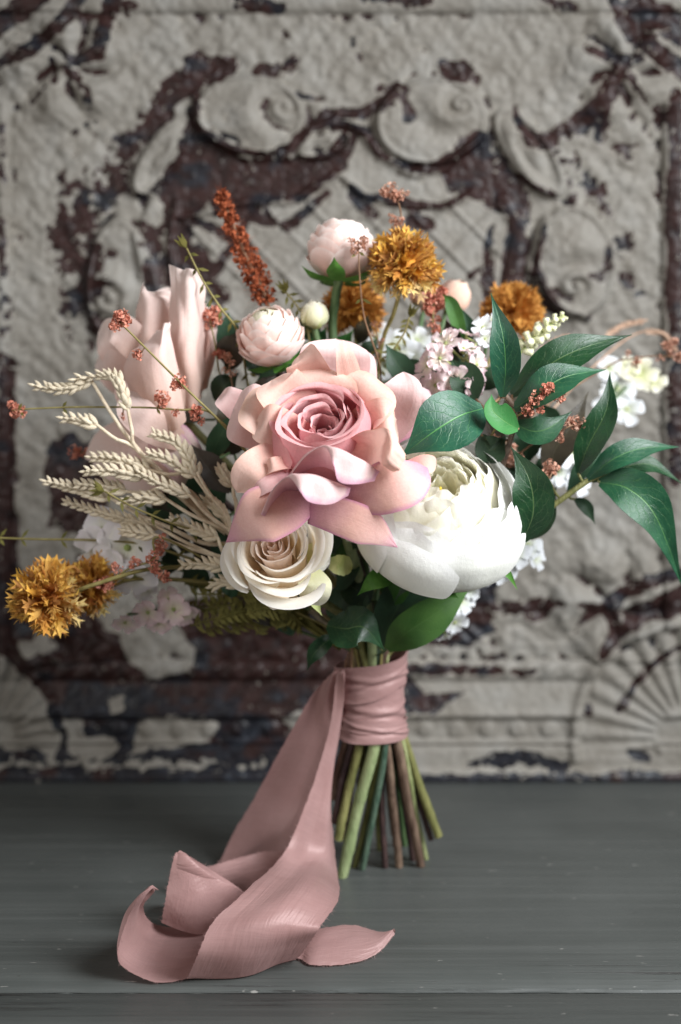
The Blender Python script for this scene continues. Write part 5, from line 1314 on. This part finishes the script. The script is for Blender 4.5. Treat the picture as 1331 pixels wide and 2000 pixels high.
SPRAY = [  # label, stem px path, stem radius px, clusters (px,py,Y,r px, n), faded
    ('coral dried floret spray crossing in front of the blush rose', [(235, 630, -.075), (300, 695, -.078), (370, 765, -.080), (445, 840, -.075), (520, 940, -.05)], 3.2, [(238, 628, -.075, 20, 70), (245, 610, -.075, 10, 24), (272, 690, -.076, 12, 40), (352, 742, -.078, 15, 50)], False),
    ('slender coral spray reaching level past the wheat ears', [(24, 802, -.05), (70, 798, -.052), (180, 795, -.055), (340, 800, -.06), (440, 830, -.055)], 2.6, [(38, 802, -.05, 17, 46), (30, 795, -.05, 8, 18), (318, 775, -.062, 17, 60), (345, 805, -.06, 10, 24), (380, 810, -.06, 16, 50), (395, 822, -.06, 9, 22), (240, 812, -.058, 7, 16)], False),
    ('coral floret sprig tucked behind the blush rose, beside the ranunculus', [(410, 622, -.01), (420, 670, -.012), (432, 740, -.01), (470, 860, 0)], 2.4, [(412, 622, -.01, 20, 70), (424, 690, -.012, 13, 40), (440, 745, -.012, 9, 22)], False),
    ('tall coral sprig rising highest behind the ochre thistle', [(765, 378, .0), (780, 400, .0), (785, 460, .005), (775, 600, .01), (730, 720, .01)], 2.6, [(764, 372, .0, 18, 60), (790, 374, .0, 9, 20), (773, 436, .0, 14, 44)], True),
    ('faded coral sprig in front of the tall ranunculus', [(700, 470, -.03), (703, 540, -.03), (712, 620, -.028), (738, 700, -.02), (745, 760, -.01)], 2.4, [(700, 480, -.03, 15, 44), (688, 470, -.03, 8, 16), (714, 472, -.03, 8, 18)], True),
    ('dense coral floret spray beneath the ochre thistle', [(850, 560, .0), (846, 620, -.002), (842, 700, 0), (815, 790, 0)], 3.0, [(848, 580, .0, 20, 80), (838, 600, 0, 18, 60), (846, 632, -.002, 14, 50), (830, 575, .0, 14, 40), (862, 572, 0, 10, 24)], False),
    ('branching coral floret sprig lying over the waxy leaves', [(1090, 760, -.085), (1060, 785, -.085), (1012, 812, -.08), (960, 850, -.05)], 2.8, [(1072, 760, -.086, 18, 50), (1048, 776, -.086, 15, 44), (1092, 775, -.085, 13, 30), (1046, 796, -.085, 15, 36), (1030, 800, -.084, 11, 24), (1058, 800, -.085, 10, 20)], False),
    ('faded coral sprig hanging below the broad waxy leaf', [(1150, 832, -.05), (1122, 830, -.052), (1090, 845, -.05), (1000, 900, -.02)], 2.4, [(1130, 826, -.052, 18, 44), (1112, 822, -.052, 10, 22), (1088, 848, -.05, 14, 34), (1148, 828, -.05, 8, 16)], True),
    ('faded coral sprig beside the peony, under the waxy leaves', [(1082, 918, -.05), (1070, 940, -.05), (1040, 1000, -.03)], 2.4, [(1076, 912, -.05, 17, 40), (1066, 926, -.05, 11, 24), (1000, 888, -.02, 22, 60), (975, 900, -.015, 20, 60)], True),
    ('thin coral spray reaching far out over the right side rail', [(1345, 705, .04), (1300, 696, .042), (1240, 700, .045), (1180, 720, .045), (1000, 850, .03)], 2.4, [(1308, 674, .04, 16, 40), (1325, 694, .04, 13, 30), (1245, 708, .044, 12, 28), (1290, 700, .042, 8, 16), (1225, 690, .044, 8, 16)], True),
    ('coral floret spray lying across the white blossoms near the ochre heads', [(205, 1142, -.062), (250, 1112, -.064), (300, 1092, -.066), (322, 1052, -.066)], 2.8, [(207, 1140, -.062, 18, 60), (232, 1112, -.064, 12, 30), (262, 1100, -.065, 13, 36), (302, 1086, -.066, 15, 50), (300, 1106, -.066, 13, 36), (318, 1125, -.066, 15, 44), (312, 1056, -.066, 12, 30), (330, 1132, -.066, 8, 16)], False),
    ('small coral sprig poking out left of the blush ranunculus', [(446, 700, -.02), (452, 740, -.02), (465, 800, -.015), (500, 900, 0)], 2.2, [(446, 700, -.02, 12, 34), (455, 726, -.02, 9, 20), (438, 724, -.02, 7, 14)], True),
    ('small coral sprig in the dark gap beside the peony', [(960, 880, -.03), (950, 910, -.03), (940, 960, -.02)], 2.2, [(962, 880, -.03, 16, 40), (946, 896, -.03, 12, 30), (972, 862, -.03, 10, 22)], True),
    ('rusty sprig showing behind the wheat, beside the dark rail', [(150, 880, .01), (210, 900, .01), (300, 950, .008), (420, 1050, 0)], 2.2, [(145, 880, .01, 15, 40), (168, 886, .01, 10, 24)], False),
    ('slender coral sprig among the thistle stems', [(735, 640, -.004), (742, 690, -.004), (738, 740, 0)], 2.2, [(735, 636, -.004, 9, 20), (728, 655, -.004, 7, 14), (748, 664, -.004, 7, 14)], True)]
for i, (lab, path, r, cl, faded) in enumerate(SPRAY):
    rng = random.Random(700 + i)
    pts = PP(path); C0 = pts[0]
    t = Thing('dried_floret_spray', lab, 'dried flower', pts[-1])
    w2 = P(723, 1272, 0) + np.array((rng.uniform(-.012, .012), rng.uniform(-.01, .01), 0)); w1 = w2 - np.array((0, 0, .03))
    C = catmull(np.vstack([pts, [pts[-1] * .45 + w2 * .55], [w2], [w1]]), 50)
    m = pxm(path[0][2])
    t.add('stem', make_mesh('stem', *tube_vf(C, np.linspace(r * .6, r, 50) * m, 7), None, True, (TWIG if not faded else TWIGB,)))
    dense = catmull(pts, 200)
    for (cx, cy, cY, cr, n) in cl:
        c = P(cx, cy, cY); R0 = cr * 1.15 * pxm(cY)
        near = dense[np.argmin(np.linalg.norm(dense - c, axis=1))]
        f = fleck_cluster([(c, R0 * .75)] + [(c + np.array([rng.uniform(-1, 1), rng.uniform(-.6, .6), rng.uniform(-1, 1)]) * R0 * .7, R0 * .4) for _ in range(3)], R0 * .26, max(10, int(n * .6)), rng)
        o = t.add('floret_cluster', make_mesh('floret_cluster', *f, None, False, (CORALP if faded else CORAL,)), kind='stuff')
        if np.linalg.norm(near - c) > .001:
            me = make_mesh('stalk', *tube_vf(np.array([near, (near + c) / 2 + np.array((0, 0, -.001)), c]), .0004, 5), None, True, (TWIGB,))
            t.add('stalk', me, o)
    if i in (1, 4): t.add('leaflets', make_mesh('leaflets', *leaflet_sprigs(catmull(pts, 14), .006, .0009, 4, rng), None, False, (FERN,)), kind='stuff')

TWIGS = [
    ('thin twig with starry tip rising beside the blush rose', [(365, 485, -.03), (395, 545, -.03), (430, 600, -.028), (470, 660, -.02), (500, 800, 0)], 3.0, 3),
    ('long green twig running level past the left side rail', [(-12, 1050, -.03), (60, 1053, -.032), (200, 1056, -.034), (300, 1068, -.034), (440, 1120, -.02)], 3.2, 4),
    ('olive twig bending through the wheat ears', [(205, 960, -.070), (260, 990, -.07), (330, 1020, -.068), (430, 1060, -.05)], 2.6, 4),
    ('forked olive twig rising between thistle stem and pink stock', [(800, 620, -.01), (790, 650, -.01), (765, 690, -.008), (735, 740, 0)], 3.0, 3),
    ('small olive twig beside the pale green bud', [(560, 572, .0), (582, 600, 0), (600, 640, 0), (620, 760, 0)], 2.6, 4)]
for i, (lab, path, r, step) in enumerate(TWIGS):
    rng = random.Random(800 + i); pts = PP(path)
    t = Thing('twig', lab, 'twig', pts[-1])
    w2 = P(723, 1272, 0) + np.array((rng.uniform(-.012, .012), rng.uniform(-.01, .01), 0)); w1 = w2 - np.array((0, 0, .03))
    C = catmull(np.vstack([pts, [pts[-1] * .45 + w2 * .55], [w2], [w1]]), 50)
    t.add('stem', make_mesh('stem', *tube_vf(C, np.linspace(r * .6, r, 50) * pxm(0), 7), None, True, (TWIG,)))
    t.add('leaflets', make_mesh('leaflets', *leaflet_sprigs(catmull(pts, 26), .0065, .0010, step, rng), None, False, (FERN,)), kind='stuff')
    tip = []
    for k in range(6):
        d = nrm(nrm(pts[0] - pts[1]) + np.array([rng.uniform(-.8, .8) for _ in range(3)])); w = nrm(np.cross(d, to_cam(pts[0]))) * .0012
        tip.append((np.array([pts[0], pts[0] + d * .004 + w, pts[0] + d * .009, pts[0] + d * .004 - w]), [(0, 1, 2, 3)]))
    t.add('tip_leaves', make_mesh('tip_leaves', *join_parts(tip), None, False, (FERN,)), kind='stuff')

# rust coloured spike
def rust_spike():
    rng = random.Random(9)
    S = catmull(PP([(432, 378, .01), (462, 460, .008), (495, 530, .006), (522, 590, .004)]), 40)
    t = Thing('amaranth_spike', 'fuzzy rust brown amaranth spike leaning above the blush ranunculus', 'dried flower', S[-1])
    w = P(723, 1272, 0)
    t.add('stem', make_mesh('stem', *tube_vf(catmull(np.vstack([S[2], S[20], S[-1], P(560, 760, .01), P(650, 1100, .01), w, w - np.array((0, 0, .03))]), 50), .0012, 7), None, True, (TWIGB,)))
    cl = []
    for k in range(0, 40):
        q = k / 39; R0 = (.0034 + .0036 * min(1, q * 1.6)) * (1 if q < .9 else .9)
        for _ in range(4):
            a = rng.uniform(0, 6.28); T = nrm(S[min(39, k + 1)] - S[max(0, k - 1)]); B = nrm(np.cross(T, (0, 1, 0))); D = np.cross(T, B)
            cl.append((S[k] + (B * math.cos(a) + D * math.sin(a)) * R0 * rng.uniform(.5, 1.0), .0012))
    t.add('floret_mass', make_mesh('floret_mass', *fleck_cluster(cl, .0017, 7, rng), None, False, (RUST,)), kind='stuff')
    hair = []
    for k in range(0, 40):
        for _ in range(14):
            T = nrm(S[min(39, k + 1)] - S[max(0, k - 1)]); d = nrm(-T * .4 + np.array([rng.gauss(0, 1) for _ in range(3)])); p = S[k]; w_ = nrm(np.cross(d, to_cam(p))) * .00010
            l = rng.uniform(.009, .014) * (.6 + .5 * min(1, k / 25)); hair.append((np.array([p - w_, p + w_, p + d * l]), [(0, 1, 2)]))
    t.add('bristles', make_mesh('bristles', *join_parts(hair), None, False, (RUST,)), kind='stuff')
rust_spike()

# ------------------------------------------------------------------ leaves
def leaf(t, mat, spine, hw, facing=(.1, 0), seed=0, fold=.22, cup=.12, name='leaf', serr=.012, twist=0.0, roll=(0, 0), nv=26):
    h = [hw * .18, hw * .82, hw, hw * .72, hw * .30]
    S = PP(spine); m = pxm(spine[len(spine) // 2][2])
    V = free_sheet(catmull(S, 5) if len(S) < 4 else S, np.array(h) * m, to_cam(S[len(S) // 2], *facing), cup=cup, fold=fold, seed=seed, tip=.62, tip_p=1.35, nu=15, nv=nv, ruffle=.05, serr=serr, twist=twist, roll=roll)
    return t.add(name, grid_mesh(name, V, mat, .0003))
def leafy(name, label, leaves, stem_pts, r=4, mat=TWIG, end=None, seed=0, cat='foliage'):
    pts = PP(stem_pts)
    t = Thing(name, label, cat, pts[-1])
    w2 = P(723, 1272, 0)
    if end is None:
        C = catmull(np.vstack([pts, [pts[-1] * .4 + w2 * .6], [w2], [w2 - np.array((0, 0, .03))]]), 50)
        t.add('stem', make_mesh('stem', *tube_vf(C, np.linspace(r * .55, r, 50) * pxm(0), 8), None, True, (mat,)))
    else:
        add_stem(t, pts[0], r, mat, via=list(pts[1:]), end=end, seed=seed)
    for k, (lm, sp, hw, kw) in enumerate(leaves):
        leaf(t, lm, sp, hw, seed=seed * 31 + k, **kw)
        # leaf stalk back to the nearest point of the stem
        b = P(*sp[0]); dn = catmull(pts, 120); near = dn[np.argmin(np.linalg.norm(dn - b, axis=1))]
        if np.linalg.norm(near - b) > .0015:
            t.add('leaf_stalk', make_mesh('leaf_stalk', *tube_vf(np.array([b, (b + near) / 2 + np.array((0, .001, -.001)), near]), .0008, 6), None, True, (mat,)))
    return t
leafy('leaf_branch', 'branch of large dark waxy leaves above the peony', [
    (LEAF, [(944, 798, -.085), (900, 812, -.098), (845, 845, -.104), (783, 892, -.100)], 62, dict(facing=(.35, 0), fold=.10, cup=.18)),
    (LEAF, [(982, 775, -.078), (988, 720, -.088), (982, 650, -.092), (959, 572, -.086)], 31, dict(facing=(0, .1))),
    (LEAF3, [(1012, 838, -.090), (985, 822, -.098), (962, 800, -.100), (960, 770, -.096)], 30, dict(facing=(.2, 0), cup=.35)),
    (LEAF, [(1000, 772, -.062), (1070, 715, -.070), (1140, 680, -.068), (1234, 654, -.058)], 40, dict(facing=(.5, 0))),
    (LEAF, [(1004, 800, -.075), (1060, 762, -.084), (1110, 735, -.082), (1184, 722, -.072)], 40, dict(facing=(.55, 0))),
    (LEAF, [(1004, 826, -.060), (1040, 842, -.066), (1075, 835, -.066), (1117, 804, -.060)], 30, dict(facing=(.1, 0))),
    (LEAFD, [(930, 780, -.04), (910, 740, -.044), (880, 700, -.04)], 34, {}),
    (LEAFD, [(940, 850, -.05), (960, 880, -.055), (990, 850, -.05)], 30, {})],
    [(985, 770, -.075), (1005, 800, -.072), (1000, 850, -.055), (960, 960, -.02), (860, 1120, 0)], 5, TWIGB, 8, 71)
leafy('leaf_branch', 'arching branch of pointed dark leaves reaching out towards the right side rail', [
    (LEAF, [(1130, 924, -.045), (1150, 870, -.052), (1185, 800, -.054), (1192, 726, -.046)], 30, dict(facing=(.1, -.1))),
    (LEAFB, [(1072, 935, -.02), (1085, 880, -.022), (1118, 830, -.022), (1150, 765, -.016)], 32, {}),
    (LEAF, [(1022, 1056, -.066), (1042, 1000, -.074), (1034, 935, -.076), (998, 872, -.070)], 42, dict(facing=(0, .2))),
    (LEAF, [(1148, 936, -.045), (1200, 896, -.052), (1255, 876, -.050), (1326, 873, -.042)], 27, dict(facing=(.4, 0))),
    (LEAF, [(1158, 940, -.035), (1215, 915, -.034), (1270, 908, -.032), (1336, 946, -.026)], 24, dict(facing=(.5, 0))),
    (LEAF, [(1172, 942, -.045), (1228, 955, -.054), (1282, 1010, -.056), (1336, 1152, -.046)], 46, dict(facing=(.2, .1))),
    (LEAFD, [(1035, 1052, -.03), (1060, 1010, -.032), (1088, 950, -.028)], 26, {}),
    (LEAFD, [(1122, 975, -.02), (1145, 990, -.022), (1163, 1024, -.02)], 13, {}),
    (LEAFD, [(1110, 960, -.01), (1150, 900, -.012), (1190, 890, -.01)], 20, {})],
    [(1182, 922, -.042), (1150, 938, -.044), (1110, 966, -.044), (1050, 1012, -.040), (985, 1075, -.03), (880, 1180, -.01)], 5.5, SM['olive'], 10, 72)
leafy('leaf_sprig', 'broad dark green toothed leaf with a smaller one at the ribbon top', [
    (LEAF, [(640, 1222, -.050), (675, 1228, -.060), (712, 1226, -.064), (752, 1270, -.058)], 44, dict(facing=(.1, 0), serr=.03, fold=.1)),
    (LEAF, [(655, 1240, -.040), (632, 1258, -.046), (612, 1280, -.046), (600, 1309, -.040)], 18, dict(serr=.04))],
    [(660, 1225, -.045), (680, 1245, -.025), (700, 1265, -.008)], 4, SM['mid'], None, 73)
leafy('leaf_sprig', 'long mid green leaf under the peony, reaching up from the ribbon', [
    (LEAF2, [(757, 1268, -.030), (800, 1232, -.042), (862, 1190, -.044), (934, 1128, -.034)], 42, dict(facing=(.0, .2), fold=.18)),
    (LEAFD, [(740, 1262, -.018), (770, 1200, -.024), (800, 1150, -.022), (830, 1110, -.016)], 44, {})],
    [(757, 1268, -.030), (745, 1276, -.012), (735, 1280, 0)], 4, SM['mid'], None, 74)
leafy('leaf_sprig', 'slim green leaf standing beside the small peach bud', [
    (LEAF2, [(908, 672, -.002), (895, 630, -.006), (880, 590, -.006), (865, 575, -.002)], 15, {}),
    (LEAFD, [(905, 690, .004), (915, 640, .0), (900, 600, .004)], 14, {})],
    [(905, 670, 0), (890, 740, .004), (840, 900, .006)], 3, SM['mid'], None, 75)
# shaded filler foliage inside the bouquet
def filler(label, spots, seed, mats, hub, hw=(20, 34), ln=(70, 120), cat='foliage'):
    rng = random.Random(seed); L = []
    for (x, y, Y) in spots:
        a = rng.uniform(-2.6, -.5); l = rng.uniform(*ln)
        x1, y1 = x + l * math.cos(a), y + l * math.sin(a)
        L.append((rng.choice(mats), [(x, y, Y), ((x + x1) / 2 + rng.uniform(-14, 14), (y + y1) / 2, Y - .006), (x1, y1, Y - rng.uniform(-.004, .008))], rng.uniform(*hw), dict(serr=.03, facing=(rng.uniform(-.2, .5), rng.uniform(-.4, .4)))))
    leafy('filler_sprig', label, L, hub, 4, SM['mid'], None, seed, cat)
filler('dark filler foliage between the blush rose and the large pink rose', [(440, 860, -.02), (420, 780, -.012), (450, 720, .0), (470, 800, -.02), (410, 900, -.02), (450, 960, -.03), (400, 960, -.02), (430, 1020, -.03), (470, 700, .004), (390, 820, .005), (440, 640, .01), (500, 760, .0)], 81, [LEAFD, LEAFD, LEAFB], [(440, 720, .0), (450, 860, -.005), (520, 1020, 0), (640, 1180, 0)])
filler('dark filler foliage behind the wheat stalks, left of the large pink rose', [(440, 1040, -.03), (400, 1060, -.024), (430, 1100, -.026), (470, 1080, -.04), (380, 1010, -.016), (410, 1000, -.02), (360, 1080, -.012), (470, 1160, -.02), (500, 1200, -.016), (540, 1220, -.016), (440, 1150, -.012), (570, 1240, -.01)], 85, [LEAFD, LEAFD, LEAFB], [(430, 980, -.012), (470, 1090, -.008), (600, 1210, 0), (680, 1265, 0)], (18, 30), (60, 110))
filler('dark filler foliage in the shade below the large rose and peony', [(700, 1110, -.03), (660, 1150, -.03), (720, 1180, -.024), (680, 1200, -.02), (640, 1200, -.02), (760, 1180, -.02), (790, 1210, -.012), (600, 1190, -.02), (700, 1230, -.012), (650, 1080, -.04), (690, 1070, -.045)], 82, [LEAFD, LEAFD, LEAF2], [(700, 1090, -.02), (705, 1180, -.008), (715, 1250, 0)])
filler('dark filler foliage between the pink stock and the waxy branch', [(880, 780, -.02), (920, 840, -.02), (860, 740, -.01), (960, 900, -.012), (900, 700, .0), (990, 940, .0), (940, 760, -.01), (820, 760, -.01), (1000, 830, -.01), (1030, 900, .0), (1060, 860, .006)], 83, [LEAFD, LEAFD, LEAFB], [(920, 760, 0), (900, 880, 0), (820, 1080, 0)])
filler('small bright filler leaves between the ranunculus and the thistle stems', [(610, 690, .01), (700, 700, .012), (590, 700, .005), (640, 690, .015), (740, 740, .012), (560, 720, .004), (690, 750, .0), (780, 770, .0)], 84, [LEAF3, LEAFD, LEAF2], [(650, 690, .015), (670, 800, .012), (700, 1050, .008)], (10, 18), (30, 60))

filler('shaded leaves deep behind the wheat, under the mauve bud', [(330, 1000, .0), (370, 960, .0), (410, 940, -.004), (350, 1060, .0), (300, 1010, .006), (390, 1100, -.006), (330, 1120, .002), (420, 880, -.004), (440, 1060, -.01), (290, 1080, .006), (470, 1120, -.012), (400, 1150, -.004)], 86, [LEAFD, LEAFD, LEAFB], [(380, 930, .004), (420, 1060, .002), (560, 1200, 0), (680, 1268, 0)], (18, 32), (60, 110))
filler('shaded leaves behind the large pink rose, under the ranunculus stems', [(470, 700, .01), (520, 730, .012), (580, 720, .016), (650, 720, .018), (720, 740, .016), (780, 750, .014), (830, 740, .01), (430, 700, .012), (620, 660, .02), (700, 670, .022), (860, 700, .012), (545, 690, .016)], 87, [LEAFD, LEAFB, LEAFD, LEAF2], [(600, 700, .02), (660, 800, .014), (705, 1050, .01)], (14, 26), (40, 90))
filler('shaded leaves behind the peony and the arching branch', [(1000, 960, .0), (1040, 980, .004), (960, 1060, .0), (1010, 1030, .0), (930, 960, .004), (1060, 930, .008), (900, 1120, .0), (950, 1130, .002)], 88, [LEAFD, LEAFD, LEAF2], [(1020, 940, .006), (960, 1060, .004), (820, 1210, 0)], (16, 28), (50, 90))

# fine olive ferny foliage at the lower left
def fern():
    rng = random.Random(5)
    t = Thing('fern_spray', 'fine feathery olive foliage fanning low between cream rose and ochre heads', 'foliage', P(640, 1250, 0))
    ends = [(372, 1222, -.02), (385, 1160, -.022), (400, 1190, -.02), (430, 1130, -.02), (450, 1235, -.012), (470, 1160, -.03), (340, 1190, -.01), (500, 1240, -.014), (420, 1210, -.026), (360, 1140, -.016), (480, 1200, -.03), (540, 1230, -.02), (560, 1200, -.03), (395, 1236, -.006)]
    for k, (x, y, Y) in enumerate(ends):
        pts = PP([(x, y, Y), ((x + 560) / 2, y * .55 + 1190 * .45 - 8, Y), (590, 1212 + rng.uniform(-14, 10), Y * .6), (665, 1268, -.006)])
        C = catmull(pts, 34)
        o = t.add('frond', make_mesh('frond', *tube_vf(C, np.linspace(.0005, .0011, 34), 6), None, True, (FERN,)))
        t.add('leaflets', make_mesh('leaflets', *join_parts([leaflet_sprigs(C[:24], .0085, .0011, 2, rng), leaflet_sprigs(C[1:22], .005, .0009, 2, rng, 1.6)]), None, False, (FERN,)), o, kind='stuff')
fern()

# ------------------------------------------------------------------ small blossoms
def blossoms(name, label, cat, heads, mat, stem_pts, seed, npet=5, ruffle=.1, cup=.4, smat=None, plen=1.0):
    rng = random.Random(seed); pts = PP(stem_pts)
    t = Thing(name, label, cat, pts[-1])
    w2 = P(723, 1272, 0)
    C = catmull(np.vstack([pts, [pts[-1] * .4 + w2 * .6], [w2], [w2 - np.array((0, 0, .03))]]), 50)
    t.add('stem', make_mesh('stem', *tube_vf(C, .0010, 7), None, True, (smat or SM['mid'],)))
    dn = catmull(pts, 100)
    for (x, y, Y, rp, ax) in heads:
        c = P(x, y, Y); r = rp * pxm(Y); a3 = nrm(np.array(ax) + np.array([rng.uniform(-.25, .25) for _ in range(3)])); R = axes(a3)
        near = dn[np.argmin(np.linalg.norm(dn - c, axis=1))]
        b = t.add('blossom', make_mesh('blossom', *tube_vf(np.array([c + a3 * r * .12, c - a3 * r * .2, (c + near) / 2 - a3 * r * .1, near]), [r * .12, r * .14, .0006, .0006], 7), None, True, (SEPALP,)))
        for i in range(npet):
            a = i * 2 * math.pi / npet + rng.uniform(-.2, .2); l = r * plen * rng.uniform(.85, 1.15)
            d = R @ np.array((math.cos(a), math.sin(a), 0)); op = rng.uniform(.25, .6)
            S = np.array([c, c + d * l * .45 + a3 * l * (.30 * op), c + d * l * .85 + a3 * l * (.42 * op), c + d * l + a3 * l * (.30 * op)])
            V = free_sheet(S, np.array((.12, .34, .42, .26)) * r * (5.4 / npet), a3, cup=cup, ruffle=ruffle, tip=.6, nu=9, nv=10, seed=seed * 40 + i)
            t.add('petal', grid_mesh('petal', V, M[mat], 0), b)
    return t
F = (0, -1, .25)
blossoms('pink_stock', 'pale pink stock spray with frilly petals between thistle stem and waxy leaves', 'stock flower',
         [(872, 672, -.035, 34, (-.3, -.6, .7)), (838, 715, -.035, 34, (-.7, -.6, .2)), (905, 682, -.03, 30, (.2, -.5, .8)), (930, 712, -.036, 30, (.5, -.8, .2)), (890, 742, -.042, 34, (-.1, -.9, -.2)), (925, 752, -.04, 28, (.5, -.8, -.2)), (852, 752, -.035, 32, (-.5, -.8, -.1)), (912, 655, -.02, 24, (.1, -.3, .9)), (860, 700, -.045, 28, (-.2, -1, .1))],
         'lilac', [(940, 660, -.02), (905, 705, -.026), (865, 750, -.02), (820, 830, 0)], 91, 7, .7, .6, SM['lime'])
blossoms('white_stock', 'small white blossoms beside the upright waxy leaf', 'white flower', [(944, 640, -.02, 22, (-.2, -.7, .6)), (948, 662, -.022, 20, (.0, -.9, .2)), (962, 625, -.01, 16, (.1, -.5, .8))], 'whiteblue', [(950, 640, -.012), (945, 700, -.005), (900, 820, 0)], 92, 5, .2)
blossoms('white_delphinium', 'white blossoms behind the thistle stem, over the large pink rose', 'white flower', [(775, 680, .03, 40, F), (735, 660, .035, 34, F), (800, 705, .03, 36, F), (755, 715, .028, 34, F), (815, 665, .035, 28, F)], 'whiteblue', [(780, 660, .04), (765, 740, .03), (740, 900, .02)], 93)
blossoms('white_delphinium', 'white blossoms hanging behind the peony, over the flaking scrollwork', 'white flower', [(1008, 1078, .0, 34, (.4, -.9, .1)), (975, 1110, .0, 38, (.2, -1, -.2)), (1030, 1065, .01, 30, (.5, -.8, .2)), (940, 1120, .0, 30, (0, -1, -.4)), (1045, 1090, .01, 26, (.7, -.7, 0))], 'whiteblue', [(1030, 1060, .012), (960, 1120, .008), (860, 1190, 0)], 94)
blossoms('white_delphinium', 'white blossoms low beside the long mid green leaf', 'white flower', [(900, 1175, .005, 30, (.5, -.9, -.1)), (888, 1215, .005, 28, (.4, -.8, -.5)), (915, 1150, .01, 26, (.6, -.7, .2)), (870, 1240, .01, 20, (.3, -.6, -.8))], 'whiteblue', [(905, 1160, .014), (860, 1210, .008), (790, 1260, 0)], 95)
blossoms('white_delphinium', 'blurred white blossoms behind the arching leaf branch', 'white flower', [(1205, 760, .09, 34, F), (1225, 800, .09, 30, F), (1190, 720, .09, 28, F), (1120, 880, .02, 42, F), (1090, 920, .02, 34, F), (1145, 850, .025, 34, F), (1075, 870, .02, 30, F), (1180, 800, .085, 26, F), (1130, 940, .02, 28, F)], 'whiteblue', [(1215, 730, .095), (1170, 830, .07), (1090, 930, .024), (900, 1150, 0)], 96)
blossoms('white_delphinium', 'cluster of lilac white blossoms above the small ochre head', 'white flower', [(205, 1035, -.028, 54, (-.4, -.9, .2)), (250, 1070, -.034, 56, (-.1, -1, 0)), (195, 1080, -.026, 52, (-.5, -.8, 0)), (262, 1125, -.034, 48, (0, -1, -.4)), (225, 1110, -.030, 46, (-.3, -.9, -.3)), (300, 1060, -.02, 34, (.1, -1, .1)), (285, 1150, 0, 28, (.1, -.8, -.6))], 'palelilac', [(210, 1060, -.01), (290, 1090, -.01), (420, 1140, -.005), (620, 1230, 0)], 97)
blossoms('lilac_stock', 'lilac pink blossoms hanging low beneath the white cluster', 'stock flower', [(290, 1195, -.025, 34, (-.1, -1, -.3)), (340, 1190, -.025, 34, (.1, -1, -.2)), (365, 1200, -.02, 28, (.2, -.9, -.3)), (310, 1215, -.02, 28, (0, -.9, -.5)), (245, 1215, -.02, 28, (-.2, -.9, -.5)), (385, 1120, .0, 24, F), (330, 1170, -.02, 26, F)], 'lilac', [(250, 1200, -.006), (340, 1190, -.006), (480, 1200, 0), (650, 1255, 0)], 98, 5, .25)
blossoms('green_hellebore', 'pale green blossoms with white edges out behind the right leaves', 'flower', [(1250, 730, .09, 32, F), (1275, 745, .09, 26, F), (1225, 722, .09, 24, F)], 'creamgreen', [(1250, 720, .10), (1200, 780, .08), (1000, 960, .02)], 99)

def cream_spike():
    rng = random.Random(3)
    S = catmull(PP([(1102, 616, -.02), (1060, 645, -.022), (1016, 690, -.024), (990, 740, -.02), (940, 860, 0)]), 60)
    t = Thing('bell_spike', 'little cream spike of bell buds leaning out beside the upright waxy leaf', 'flower', S[-1])
    w2 = P(723, 1272, 0)
    t.add('stem', make_mesh('stem', *tube_vf(catmull(np.vstack([S[::6], [S[-1] * .4 + w2 * .6], [w2], [w2 - np.array((0, 0, .03))]]), 60), .0009, 7), None, True, (SEPALP,)))
    for i in range(22):
        k = int(1 + i * 1.3); T = nrm(S[k + 1] - S[k]); a = i * 2.4
        B = nrm(np.cross(T, (0, 1, 0))); D = np.cross(T, B)
        d = nrm(B * math.cos(a) + D * math.sin(a) - T * .5)
        L = .0030 + .0032 * min(1, i / 14)
        p = S[k]
        v, f = tube_vf(np.array([p, p + d * L * .35, p + d * L * .75, p + d * L, p + d * L * 1.06]), np.array([.12, .30, .34, .40, .10]) * L, 7)
        t.add('bell', make_mesh('bell', v, f, None, True, (CREAMBUD,)))
cream_spike()
def dry_grass():
    rng = random.Random(13)
    t = Thing('dry_grass', 'blurred tan grass heads arching behind the right leaves', 'dried grass', P(1130, 800, .06))
    w2 = P(723, 1272, 0)
    for k, pth in enumerate(([(1265, 625, .10), (1210, 640, .10), (1150, 690, .08), (1050, 820, .04)], [(1325, 690, .105), (1290, 650, .10), (1220, 665, .10), (1080, 800, .04)], [(1120, 655, .06), (1080, 670, .055), (1030, 720, .05), (960, 860, .03)])):
        C = catmull(np.vstack([PP(pth), [w2 * .5 + P(*pth[-1]) * .5], [w2]]), 60)
        o = t.add('blade', make_mesh('blade', *tube_vf(C, .0007, 6), None, True, (DRYG,)))
        t.add('seed_head', make_mesh('seed_head', *leaflet_sprigs(C[:18], .0045, .0006, 1, rng, .4), None, False, (DRYG,)), o, kind='stuff')
dry_grass()
# the remaining cut stems of the bundle
for i, e in enumerate((4, 6, 9, 11, 13, 14, 15, 16, 17, 18)):
    ex, ey, eY, er, em, wx_, wY = ENDS[e]
    side = 'olive brown green teal lime'.split()
    lab = {4: 'short olive stem in the middle of the bundle', 6: 'knotted brown woody stem in the middle of the bundle', 9: 'slim lime green stem beside the brown woody one', 11: 'slim dark purple brown stem in the bundle',
           13: 'brown stem behind the ribbon tail', 14: 'dark stem at the back of the bundle behind the thick green one', 15: 'mid green stem at the back of the bundle', 16: 'dark stem behind the splayed olive stem', 17: 'olive stem at the back of the bundle, near the ribbon tail', 18: 'brown stem at the very back of the bundle'}[e]
    t = Thing('cut_stem', lab, 'stem', P(727, 1425, 0), 'cut stems below the ribbon')
    rng = random.Random(e)
    add_stem(t, P(700 + 50 * rng.random(), 1120 + 60 * rng.random(), .01), 4, SM[em], end=e, seed=e + 40)
